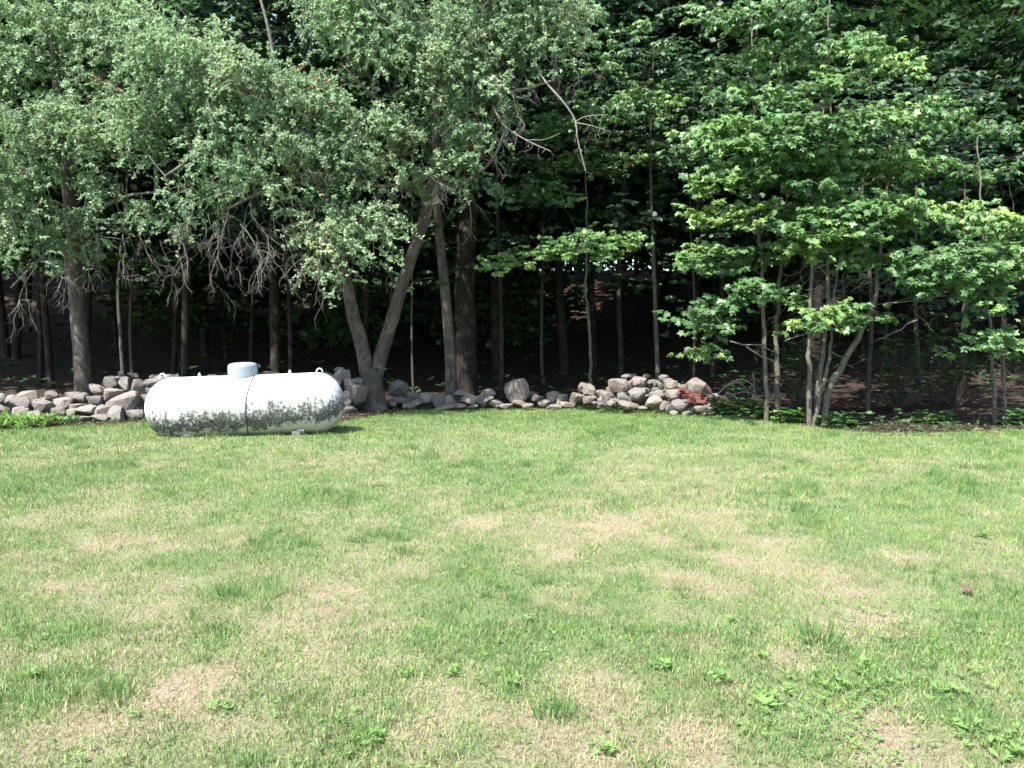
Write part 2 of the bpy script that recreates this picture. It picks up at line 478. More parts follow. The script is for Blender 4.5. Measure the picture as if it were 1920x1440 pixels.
def build_grass():
    acc = Acc()
    def zone(d0, d1, dens, h, w, bent, margin=1.1):
        hw = d1 * 0.643 * margin + 0.4
        n = int((d1 - d0) * 2 * hw * dens)
        x = RNG.uniform(-hw, hw, n); y = RNG.uniform(d0, d1, n)
        k = np.abs(x) < y * 0.643 * margin + 0.4
        k &= y < edge_y(x) + RNG.normal(0, 0.10, n) - 0.02
        x = x[k]; y = y[k]
        dry = dryness(x, y)
        clump = fbm(x, y, 3.4, 71, 3)
        fine = vnoise(x, y, 14, 81)
        keep = RNG.random(len(x)) < np.clip(0.95 - 0.62 * dry + 0.5 * (clump - 0.5), 0.16, 1)
        x = x[keep]; y = y[keep]; dry = dry[keep]; clump = clump[keep]; fine = fine[keep]
        n = len(x)
        tuft = smooth(0.62, 0.78, vnoise(x, y, 2.1, 91)) * smooth(.55, .8, fine)
        hh = h * RNG.uniform(0.55, 1.25, n) * (0.7 + 0.6 * clump) * (1 - 0.45 * dry) * (1 + 1.5 * tuft)
        ww = w * RNG.uniform(0.7, 1.3, n)
        ang = RNG.uniform(0, 2 * math.pi, n)
        lean = np.abs(RNG.normal(0.45, 0.35, n)) + 0.5 * dry * RNG.random(n)
        lean = np.clip(lean, 0, 1.45)
        ld = RNG.uniform(0, 2 * math.pi, n)
        z = ground_z(x, y) - 0.004
        b = np.stack((x, y, z), -1)
        side = np.stack((np.cos(ang), np.sin(ang), np.zeros(n)), -1) * ww[:, None] * 0.5
        dirn = np.stack((np.sin(lean) * np.cos(ld), np.sin(lean) * np.sin(ld), np.cos(lean)), -1)
        tip = b + dirn * hh[:, None]
        green_shift = smooth(0.4, 0.7, fbm(x, y, 0.8, 55, 3))
        spk = fbm(x, y, 11.0, 57, 2)
        t = np.clip(dry * 0.85 * RNG.uniform(0.45, 1.25, n) + RNG.normal(0.08, 0.12, n) + 0.12 * (1 - green_shift) + 0.55 * (spk - 0.5) + (RNG.random(n) < 0.12) * 0.4 - 0.25 * tuft, 0, 1)
        tone = np.stack((t, np.clip(RNG.normal(0.5, 0.25, n) + 0.6 * (vnoise(x, y, 6.3, 58) - 0.5), 0, 1), np.zeros(n)), -1)
        if bent:
            midp = b + dirn * hh[:, None] * 0.55 + np.array((0, 0, 1)) * hh[:, None] * 0.10
            V = np.stack((b - side, b + side, midp - side * 0.75, midp + side * 0.75, tip - np.array((0, 0, 1)) * (hh * 0.10)[:, None]), 1)
            o = (np.arange(n) * 5)[:, None]
            acc.add(V.reshape(-1, 3), o + np.array([0, 1, 3, 2]), np.repeat(tone, 5, 0))
            acc.f[3] = acc.f.get(3, []) + [(o + np.array([2, 3, 4])) + acc.n - len(V) * 5]
        else:
            V = np.stack((b - side, b + side, tip), 1)
            o = (np.arange(n) * 3)[:, None]
            acc.add(V.reshape(-1, 3), o + np.array([0, 1, 2]), np.repeat(tone, 3, 0))
    zone(2.3, 4.2, 10300, 0.050, 0.0042, True)
    zone(4.2, 6.5, 7500, 0.050, 0.0050, False)
    zone(6.5, 10.0, 4200, 0.052, 0.0070, False)
    zone(10.0, 17.2, 2300, 0.052, 0.0100, False)
    o = acc.build("grass", M_BLADE)
    tag(o, "patchy green and straw coloured mown grass of the lawn", "grass", kind="stuff")
build_grass()

# ------------------------------------------------------------------ stones
def stone_mesh(seed, flat=1.0):
    r = np.random.default_rng(seed)
    bm = bmesh.new()
    n = 13
    for _ in range(n):
        d = r.normal(0, 1, 3); d /= np.linalg.norm(d)
        d = np.sign(d) * np.abs(d) ** 0.72
        d *= r.uniform(0.82, 1.0)
        bm.verts.new((d[0], d[1], d[2] * flat))
    res = bmesh.ops.convex_hull(bm, input=bm.verts)
    bmesh.ops.delete(bm, geom=[v for v in bm.verts if not v.link_faces], context='VERTS')
    bmesh.ops.triangulate(bm, faces=bm.faces[:])
    bmesh.ops.subdivide_edges(bm, edges=bm.edges[:], cuts=1, use_grid_fill=True)
    bmesh.ops.smooth_vert(bm, verts=bm.verts[:], factor=0.42, use_axis_x=True, use_axis_y=True, use_axis_z=True)
    bmesh.ops.triangulate(bm, faces=bm.faces[:])
    for v in bm.verts:
        v.co += Vector(r.normal(0, 0.03, 3))
    xs = [v.co for v in bm.verts]
    mn = Vector([min(c[i] for c in xs) for i in range(3)]); mx = Vector([max(c[i] for c in xs) for i in range(3)])
    for v in bm.verts:
        v.co = Vector([(v.co[i] - (mn[i] + mx[i]) / 2) / (mx[i] - mn[i]) for i in range(3)])
    me = bpy.data.meshes.new("stone"); bm.to_mesh(me); bm.free()
    me.polygons.foreach_set("use_smooth", np.zeros(len(me.polygons), bool))
    me.materials.append(M_STONE)
    return me
STONES = [stone_mesh(100 + i) for i in range(14)]
def stone(parent, px, py, wpx, hpx, d, deep=None, tilt=None, which=None, name="stone"):
    """a stone whose middle is seen at px,py, wpx wide and hpx high, d metres away"""
    w = wpx * d / FPX; h = hpx * d / FPX
    o = bpy.data.objects.new(name, STONES[random.randrange(14) if which is None else which])
    c = P(px, py, d)
    if parent is not None: c = c - np.array(parent.location)
    o.location = c
    dp = deep if deep else min(max(w, h), 0.5) * random.uniform(0.75, 1.0)
    o.scale = (w * 1.06, dp, h * 1.06)
    o.rotation_euler = (random.uniform(-.12, .12), tilt if tilt is not None else random.uniform(-.22, .22), random.uniform(-.25, .25) + random.choice((0, math.pi)))
    link(o, parent)
    return o

# dry stone wall at the left, running behind the tank to the forked tree
wl = thing("stone_wall", "tumbled dry stone wall of grey fieldstones left of the white tank, running on behind it", "stone wall", tuple(G(200, 786)))
WL = [(10, 748, 60, 30, 14.3), (45, 742, 46, 28, 14.6), (62, 757, 76, 32, 14.0), (100, 740, 34, 30, 14.6), (20, 770, 70, 28, 13.8), (52, 777, 60, 26, 13.6),
      (118, 752, 40, 26, 14.1), (136, 742, 42, 28, 14.4), (152, 742, 28, 26, 14.2), (125, 770, 56, 20, 13.9), (147, 762, 34, 22, 14.0),
      (185, 727, 38, 22, 14.3), (181, 747, 34, 22, 14.2), (165, 764, 44, 20, 13.9), (190, 780, 40, 18, 13.7), (160, 782, 30, 14, 13.6),
      (207, 713, 28, 28, 14.4), (218, 708, 22, 16, 14.6), (248, 720, 52, 32, 14.4), (212, 737, 36, 30, 14.2), (236, 752, 64, 46, 14.1, .5),
      (190, 768, 26, 30, 13.8), (214, 772, 42, 34, 13.8), (250, 775, 46, 26, 13.9), (228, 698, 14, 16, 14.7), (250, 700, 22, 12, 14.8),
      (284, 714, 34, 18, 14.6), (284, 729, 26, 18, 14.6), (274, 744, 34, 24, 14.4), (286, 766, 40, 30, 14.3), (300, 708, 30, 16, 14.8), (322, 704, 34, 14, 14.9),
      (640, 700, 34, 24, 15.3), (628, 714, 26, 22, 15.2), (655, 718, 26, 30, 15.2), (674, 735, 30, 44, 15.0, .35), (648, 742, 34, 34, 15.2), (630, 757, 36, 34, 15.1),
      (655, 764, 34, 20, 15.0), (668, 712, 26, 18, 15.5), (612, 702, 30, 18, 15.4), (614, 722, 34, 26, 15.3), (610, 748, 40, 34, 15.2), (636, 690, 24, 14, 15.5),
      (-30, 745, 60, 34, 14.3), (-20, 772, 70, 34, 13.9), (-75, 750, 60, 44, 14.3), (-130, 752, 70, 50, 14.2), (-80, 778, 70, 30, 13.9)]
for t in WL:
    if t[2] > 50 and len(t) == 5:
        stone(wl, t[0] - t[2] * .25, t[1] + 1, t[2] * .5, t[3] * .92, t[4]); stone(wl, t[0] + t[2] * .24, t[1] + 3, t[2] * .46, t[3] * .8, t[4] - .04)
    else:
        stone(wl, t[0], t[1] + 4, t[2] * .88, t[3] * .86, *t[4:])
for i in range(58):            # the run hidden and half hidden behind the tank
    px = 300 + (i % 20) * 16 + random.uniform(-4, 4); row = i // 20
    stone(wl, px, 768 - row * 24 + random.uniform(-4, 4), random.uniform(26, 42), random.uniform(22, 30), 14.9 + random.uniform(-.1, .2))
for i in range(70):            # small fill and back face stones
    px = random.uniform(0, 300)
    top = np.interp(px, [0, 150, 210, 300], [752, 752, 722, 726])
    stone(wl, px, random.uniform(top, 778), random.uniform(16, 30), random.uniform(12, 22), random.uniform(14.5, 14.9))

# low row of half-buried stones
wm = thing("stone_row", "low collapsed row of half-buried fieldstones between the forked tree and the stone pile", "stone wall", tuple(G(900, 770)))
WM = [(800, 741, 34, 20, 15.9), (790, 752, 40, 18, 15.8), (822, 746, 40, 28, 15.7), (843, 748, 34, 30, 15.6), (862, 734, 34, 20, 16.2), (880, 744, 34, 24, 16.0), (862, 757, 36, 14, 15.6),
      (835, 760, 46, 12, 15.5), (900, 748, 26, 22, 15.9), (917, 733, 34, 18, 16.1), (912, 746, 28, 18, 15.9), (932, 752, 34, 14, 15.8), (948, 757, 40, 14, 15.6), (975, 752, 38, 14, 15.7), (990, 756, 28, 12, 15.5),
      (1010, 744, 30, 16, 16.0), (1020, 752, 26, 14, 15.8), (1038, 738, 28, 24, 16.1), (1030, 746, 20, 20, 15.9), (1055, 744, 30, 20, 16.0), (1060, 754, 34, 14, 15.8), (1078, 747, 26, 20, 15.9),
      (760, 746, 26, 20, 16.1), (735, 752, 30, 18, 15.8), (765, 757, 26, 14, 15.7), (885, 759, 30, 10, 15.5), (1040, 758, 30, 10, 15.6), (998, 736, 30, 14, 16.5), (960, 746, 24, 14, 16.2), (775, 738, 24, 14, 16.5)]
for t in WM: stone(wm, t[0] + random.uniform(-3, 3), t[1] + 4, t[2] * random.uniform(.6, 1.0), t[3] * random.uniform(.65, .95), t[4])

# stone pile on the right
wr = thing("stone_pile", "heaped pile of sunlit angular fieldstones with dark gaps, left of the red bricks", "stone pile", tuple(G(1210, 768)))
WR = [(1100, 731, 44, 32, 15.6, .5), (1085, 744, 40, 18, 15.5), (1105, 746, 30, 16, 15.4), (1125, 738, 24, 22, 15.5), (1140, 743, 30, 28, 15.1),
      (1160, 722, 42, 30, 15.2), (1197, 715, 34, 24, 15.2), (1180, 704, 34, 12, 15.7), (1196, 738, 42, 28, 14.9), (1210, 731, 26, 12, 15.0), (1155, 752, 30, 14, 14.9), (1180, 757, 48, 14, 14.8),
      (1165, 741, 20, 16, 15.1), (1225, 752, 34, 28, 14.7), (1232, 740, 36, 18, 14.9), (1240, 724, 18, 22, 15.0), (1232, 733, 24, 18, 15.1), (1258, 720, 24, 22, 15.1), (1248, 761, 24, 24, 14.6, None, None),
      (1263, 737, 34, 20, 14.9), (1276, 759, 40, 28, 14.6, .45), (1313, 766, 48, 20, 14.5, .45), (1222, 716, 20, 16, 15.4), (1205, 763, 20, 8, 14.7), (1118, 755, 18, 10, 14.9), (1135, 762, 40, 8, 14.9),
      (1290, 772, 30, 10, 14.5), (1325, 772, 24, 10, 14.4), (1262, 772, 24, 8, 14.5), (1212, 704, 20, 10, 15.6), (1244, 708, 20, 14, 15.5), (1150, 731, 30, 22, 15.5), (1272, 724, 16, 16, 15.3), (1216, 745, 20, 16, 15.2),
      (1180, 745, 24, 20, 15.3), (1250, 746, 24, 20, 15.2), (1335, 750, 26, 30, 15.1), (1130, 750, 24, 18, 15.2)]
for t in WR: stone(wr, t[0], t[1] + 1, t[2] * random.uniform(.72, .92), t[3] * random.uniform(.72, .92), *t[4:6])
for t in WR[:-2:2]: stone(wr, t[0] + random.uniform(-12, 12), t[1] + random.uniform(2, 8), random.uniform(12, 20), random.uniform(9, 14), t[4] - .12)
for i in range(36):
    px = random.uniform(1110, 1340)
    top = np.interp(px, [1110, 1170, 1250, 1340], [745, 722, 724, 745])
    stone(wr, px, random.uniform(top, 764), random.uniform(18, 30), random.uniform(12, 20), random.uniform(15.3, 15.8))

def boulder(px, py, w, h, d, label, which, deep=.4, tilt=0.0):
    o = stone(None, px, py, w, h, d, deep, tilt, which, "boulder")
    tag(o, label, "boulder")
    return o
stone(wm, 745, 752, 40, 16, 15.9); stone(wm, 732, 757, 26, 12, 15.8)
boulder(969, 731, 40, 42, 15.9, "rounded pale boulder standing upright alone in the low stone row", 3, .38)
boulder(745, 729, 34, 32, 15.9, "blocky grey boulder just right of the forked tree's foot", 5, .36, .1)
boulder(1308, 732, 46, 46, 15.35, "smooth pointed grey boulder rising behind the red bricks", 8, .5, .35)

# red bricks
bk = thing("brick_heap", "heap of broken red bricks lying on the right end of the stone pile", "bricks", tuple(P(1300, 748, 14.85)))
_b = bmesh.new(); bmesh.ops.create_cube(_b, size=1); bmesh.ops.bevel(_b, geom=list(_b.edges), offset=.04, segments=1, affect='EDGES')
for v in _b.verts: v.co += Vector((random.gauss(0, .01), random.gauss(0, .01), random.gauss(0, .01)))
brick_me = bpy.data.meshes.new("brick"); _b.to_mesh(brick_me); _b.free(); brick_me.materials.append(M_BRICK)
for (px, py, d, a) in [(1283, 731, 14.78, .25), (1296, 736, 14.74, .2), (1289, 742, 14.7, -.1), (1308, 741, 14.72, .15), (1318, 747, 14.68, .1), (1303, 748, 14.62, -.05), (1292, 751, 14.6, .1), (1324, 743, 14.76, .3), (1276, 737, 14.8, -.2), (1332, 750, 14.74, .2), (1312, 753, 14.6, 0)]:
    o = bpy.data.objects.new("brick", brick_me)
    o.location = P(px, py, d) - np.array(bk.location)
    o.scale = (.20, .10, .055); o.rotation_euler = (random.uniform(-.2, .2), a, random.uniform(-.6, .6))
    link(o, bk)

# ------------------------------------------------------------------ the gas tank
def build_tank():
    L = G(300, 815); 
    c = P(464, 757, 12.0)
    R_, LEN = 0.462, 2.90
    root = thing("gas_tank", "long white gas tank with black mildew on its belly lying on the lawn", "gas tank", (c[0], c[1], 0.0), math.radians(7))
    root.rotation_euler = (0, math.radians(-1.6), math.radians(7))
    zc = 0.432
    # shell: body of revolution round x with near-hemispherical heads
    prof = []
    hd = R_ * 0.86; half = LEN / 2
    for i in range(0, 15):
        a = i / 14 * math.pi / 2
        prof.append((-half + hd * (1 - math.cos(a)), R_ * math.sin(a)))
    seams = (-half + hd, -0.02, half - hd)
    for x in np.linspace(-half + hd, half - hd, 40)[1:-1]: prof.append((x, R_))
    for i in range(14, -1, -1):
        a = i / 14 * math.pi / 2
        prof.append((half - hd * (1 - math.cos(a)), R_ * math.sin(a)))
    prof = np.array(prof); sd = 64
    th = np.arange(sd) / sd * 2 * math.pi
    rr = prof[:, 1][:, None] + 0.0012 * np.sin(prof[:, 0] * 7)[:, None] * np.ones(sd)
    V = np.stack((prof[:, 0][:, None] * np.ones(sd), rr * np.cos(th), rr * np.sin(th)), -1)
    n = len(prof)
    i = np.arange(n - 1)[:, None] * sd; j = np.arange(sd)[None]; k = (j + 1) % sd
    F = np.stack((i + j, i + sd + j, i + sd + k, i + k), -1).reshape(-1, 4)
    acc = Acc(); acc.add(V.reshape(-1, 3), F)
    shell = acc.build("shell", M_TANK, root, True); shell.location = (0, 0, zc)
    for xs in (-half + hd, half - hd):           # weld beads round the heads
        a = Acc()
        q = np.linspace(0, 2 * math.pi, 65)
        tube(a, np.stack((np.full(65, 0.0), (R_ + .001) * np.cos(q), (R_ + .001) * np.sin(q)), -1), np.full(65, .006), 5, cap=False)
        w = a.build("weld_seam", M_TANK, shell, True); w.location = (xs, 0, 0)
    # valve dome
    dx = -0.03
    q = []
    for r, z in [(.215, -.05), (.215, .0), (.217, .01), (.217, .03), (.216, .04), (.216, .15), (.214, .175), (.203, .197), (.178, .212), (.12, .224), (0.001, .23)]:
        q.append((r, z))
    q = np.array(q); sd2 = 40; th2 = np.arange(sd2) / sd2 * 2 * math.pi
    V = np.stack((q[:, 0][:, None] * np.cos(th2), q[:, 0][:, None] * np.sin(th2), q[:, 1][:, None] * np.ones(sd2)), -1)
    i = np.arange(len(q) - 1)[:, None] * sd2; j = np.arange(sd2)[None]; k = (j + 1) % sd2
    a = Acc(); a.add(V.reshape(-1, 3), np.stack((i + j, i + k, i + sd2 + k, i + sd2 + j), -1).reshape(-1, 4))
    dome = a.build("valve_dome", M_LID, root, True); dome.location = (dx, 0, zc + R_ - .035)
    a = Acc(); tube(a, [(0, -.02, 0), (0, .03, 0)], [.028, .028], 10); hg = a.build("hinge", M_LID, dome); hg.location = (.225, 0, .16)
    # lifting lugs, small fittings
    for x in (-1.19, 1.10):
        a = Acc(); q = np.linspace(-0.35, math.pi + .35, 15)
        tube(a, np.stack((.045 * np.cos(q), np.zeros(15), .052 * np.sin(q) + .012), -1), np.full(15, .011), 7)
        lug = a.build("lifting_lug", M_TANK, root, True); lug.location = (x, 0, zc + R_ - (0.0 if abs(x) < half - hd else .004))
    for x in (-.66, .66):
        a = Acc(); tube(a, [(0, 0, -.02), (0, 0, .035), (0, 0, .036), (0, 0, .055)], [.022, .022, .012, .010], 10)
        f = a.build("fitting", M_TANK, root, True); f.location = (x, 0, zc + R_)
    # cable hanging down the near side
    a = Acc(); pts = []
    for s in np.linspace(0, 1, 26):
        ang = math.radians(88 - 150 * s)
        pts.append((.17 - .13 * s ** 0.8 + .01 * math.sin(9 * s), -(R_ + .006) * math.cos(ang), zc + (R_ + .006) * math.sin(ang)))
    pts = np.vstack(([(-.03 + .2, .10, zc + R_ + .02)], pts))
    tube(a, pts, np.full(len(pts), .0085), 6); a.build("cable", M_CABLE, root, True)
    a = Acc(); tube(a, [(.18, .1, zc + R_ + .02), (.28, .02, zc + R_ + .03), (.42, .03, zc + R_ + .028), (.5, .06, zc + R_ + .0)], [.006] * 4, 6); a.build("cable", M_CABLE, root, True)
    # legs
    for x in (-.82, .82):
        for y in (-.2, .2):
            b = bmesh.new(); bmesh.ops.create_cube(b, size=1); bmesh.ops.bevel(b, geom=list(b.edges), offset=.06, segments=1, affect='EDGES')
            me = bpy.data.meshes.new("leg"); b.to_mesh(me); b.free(); me.materials.append(M_TANK)
            o = bpy.data.objects.new("leg", me); o.scale = (.11, .16, .16); o.location = (x, y, .035); link(o, root)
    return root
build_tank()
cb = bmesh.new(); bmesh.ops.create_cube(cb, size=1); bmesh.ops.bevel(cb, geom=list(cb.edges), offset=.08, segments=1, affect='EDGES')
me = bpy.data.meshes.new("concrete_block"); cb.to_mesh(me); cb.free(); me.materials.append(M_CONCRETE)
o = bpy.data.objects.new("concrete_block", me); o.scale = (.12, .16, .08); o.location = tuple(G(556, 816) + np.array((0, 0, .03))); o.rotation_euler = (0, 0, .2); link(o)
tag(o, "small pale concrete block in the grass under the tank's right half", "concrete block")

# ------------------------------------------------------------------ trees
class Skeleton:
    def __init__(self): self.p = []; self.r = []
    def add(self, pts, radii): self.p.extend(list(pts)); self.r.extend(list(radii))
    def nearest(self, q, up_bias=0.0):
        A = np.asarray(self.p)
        d = A - q
        dd = np.sqrt((d ** 2).sum(1)) + up_bias * np.maximum(d[:, 2], 0)
        i = int(np.argmin(dd))
        return A[i], self.r[i], float(np.sqrt((d[i] ** 2).sum()))
def wiggle_path(a, b, n, amp, sag=0.0):
    a = np.asarray(a); b = np.asarray(b)
    L = np.linalg.norm(b - a)
    t = np.linspace(0, 1, n)
    p = a + (b - a) * t[:, None]
    nz = RNG.normal(0, 1, (n, 3)); nz[0] = 0; nz[-1] = 0
    nz = (nz + np.roll(nz, 1, 0)) * 0.5; nz[0] = 0
    p = p + nz * amp * L * np.sin(np.pi * t)[:, None]
    p[:, 2] += sag * L * np.sin(np.pi * t)
    return p
def blob_points(blobs, spacing, shell=2.1, lift=0.0, shrink=1.0):
    """random points through a list of ellipsoids (centre, radii)"""
    out = []
    for c, r in blobs:
        vol = 4.19 * r[0] * r[1] * r[2]
        n = max(3, int(vol / spacing ** 3))
        d = RNG.normal(0, 1, (n, 3)); d /= np.linalg.norm(d, axis=1, keepdims=True)
        rad = RNG.random(n) ** (1 / shell) * shrink
        d[:, 2] = d[:, 2] + lift * (RNG.random(n) < .6) * (np.abs(d[:, 2]) - d[:, 2])
        out.append(np.asarray(c) + d * rad[:, None] * np.asarray(r))
    return np.concatenate(out)

def twig_leaves(acc_l, acc_t, nodes, per, tl, lsize, template, droop, nl, tone_fn, outward=None, spread=0.28, flat=0.0, twig_r=.0035):
    """leafy twigs round every node: thin stems into acc_t, leaves into acc_l"""
    n = len(nodes) * per
    base = np.repeat(nodes, per, 0) + RNG.normal(0, spread, (n, 3)) * np.array((1, 1, 1 - 0.55 * flat))
    d = RNG.normal(0, 1, (n, 3)); d[:, 2] = d[:, 2] * (0.5 - 0.35 * flat) - droop
    if outward is not None:
        d += 0.7 * np.repeat(outward, per, 0)
    d /= np.linalg.norm(d, axis=1, keepdims=True)
    ln = tl * RNG.uniform(0.6, 1.4, n)
    k = 4
    t = np.linspace(0, 1, k)
    P_ = base[:, None] + d[:, None] * (ln[:, None] * t)[..., None]
    P_[:, :, 2] -= (ln[:, None] * t ** 2) * 0.35 * (1 - flat)
    P_ += RNG.normal(0, 0.012, P_.shape)
    # twig as a 3-sided strip
    a = np.arange(3) / 3 * 2 * math.pi
    off = np.stack((np.cos(a), np.sin(a), np.zeros(3)), -1) * twig_r
    off2 = np.stack((np.cos(a), np.zeros(3), np.sin(a)), -1) * twig_r
    vert = np.abs(d[:, 2]) > 0.6
    O = np.where(vert[:, None, None], off[None], off2[None])
    tap = np.array([1, .8, .6, .3])
    V = P_[:, :, None] + O[:, None] * tap[None, :, None, None]
    f = []
    for s in range(k - 1):
        for j in range(3):
            f.append((s * 3 + j, s * 3 + (j + 1) % 3, s * 3 + 3 + (j + 1) % 3, s * 3 + 3 + j))
    F = np.array(f)[None] + (np.arange(n) * 3 * k)[:, None, None]
    if acc_t is not None:
        acc_t.add(V.reshape(-1, 3), F.reshape(-1, 4), (.5, .5, 0))
    # leaves
    m = n * nl
    tt = RNG.uniform(0.15, 1.0, (n, nl))
    i0 = np.minimum((tt * (k - 1)).astype(int), k - 2); fr = tt * (k - 1) - i0
    ar = np.arange(n)[:, None]
    pos = P_[ar, i0] * (1 - fr[..., None]) + P_[ar, i0 + 1] * fr[..., None]
    pos = pos.reshape(-1, 3)
    td = np.repeat(d, nl, 0)
    if flat > 0:
        ld = td * np.array((1, 1, 0.3)) + RNG.normal(0, 0.8, (m, 3)) * np.array((1, 1, .25)) + np.array((0, 0, -.12))
        nm = np.array((-.08, -.62, .8)) + RNG.normal(0, 0.34, (m, 3))
        ld[:, 2] -= 0.25
    else:
        ld = td * 0.5 + RNG.normal(0, 0.75, (m, 3)) + np.array((0, 0, -.15))
        nm = np.array((-.25, -.60, .68)) + RNG.normal(0, 0.40, (m, 3))
    size = lsize * RNG.uniform(0.6, 1.25, m)
    base_t, br = tone_fn(np.repeat(base, nl, 0))
    tone = np.stack((np.clip(base_t + RNG.normal(0, .16, m), 0, 1), np.clip(br + RNG.normal(0, .2, m), 0, 1), np.zeros(m)), -1)
    if template is LEAF_MAPLE:
        size = lsize * RNG.uniform(0.4, 1.25, m)
        h = m // 2
        leaves(acc_l, pos[:h], ld[:h], nm[:h], size[:h], LEAF_MAPLE, tone[:h])
        leaves(acc_l, pos[h:], ld[h:], nm[h:] + RNG.normal(0, .25, (m - h, 3)), size[h:] * 1.05, LEAF_MAPLE_CURLED, tone[h:])
    else:
        leaves(acc_l, pos, ld, nm, size, template, tone)

def tone3(seed, a=0.45, sc=1.1):
    def f(p):
        v = fbm(p[:, 0] + p[:, 1] * 0.7, p[:, 2] * 1.2 + p[:, 1] * 0.3, sc, seed, 3)
        return a + 1.3 * (v - 0.5), 0.5 + 0.8 * (vnoise(p[:, 0], p[:, 2] + p[:, 1], 2.3, seed + 5) - 0.5)
    return f

def connect(sk, nodes, acc_b, amp=0.08, sides=5, base_r=0.02, sag=0.05, up_bias=0.5):
    """grow a branch from the nearest piece of the tree to every node"""
    start = np.asarray(sk.p)
    order = np.argsort([np.min(((start - q) ** 2).sum(1)) for q in nodes])
    outw = np.zeros_like(nodes)
    for i in order:
        q = nodes[i]
        a, r, dist = sk.nearest(q, up_bias)
        if dist < 0.04:
            outw[i] = (0, 0, 0); continue
        n = 4 if dist < 0.8 else 7
        path = wiggle_path(a, q, n, amp, sag)
        r0 = min(r * 0.7, base_r + 0.014 * dist)
        rad = np.linspace(r0, max(0.004, r0 * 0.4), n)
        tube(acc_b, path, rad, 3 if r0 < .012 else sides)
        sk.add(path[1:], rad[1:])
        v = q - a
        outw[i] = v / np.linalg.norm(v)
    return outw

def bare_twigs(acc, start, direction, length, r, level=0, gravity=0.25, kids=4, crook=0.22):
    """a dead branch with crooked forking twigs"""
    n = 6
    p = np.array(start, float); d = np.array(direction, float); d /= np.linalg.norm(d)
    pts = [p.copy()]
    for i in range(n):
        d = d + RNG.normal(0, crook, 3) + np.array((0, 0, -gravity * 0.3))
        d /= np.linalg.norm(d)
        p = p + d * length / n
        pts.append(p.copy())
    pts = np.array(pts)
    tube(acc, pts, np.linspace(r, r * 0.3, n + 1), 5 if level == 0 else 3, cap=False)
    if level < 2:
        for _ in range(kids):
            i = random.randrange(1, n + 1)
            dd = (pts[i] - pts[i - 1]); dd /= np.linalg.norm(dd)
            nd = dd + RNG.normal(0, 0.65, 3); 
            bare_twigs(acc, pts[i], nd, length * random.uniform(.3, .55), r * 0.5, level + 1, gravity, kids - 1, crook)

# --- the forked old tree in the middle
def E(px, py, d, wx, wy, dd):
    """ellipsoid seen at px,py with half-sizes wx,wy pixels and half-depth dd metres"""
    return (P(px, py, d), (wx * d / FPX, dd, wy * d / FPX))

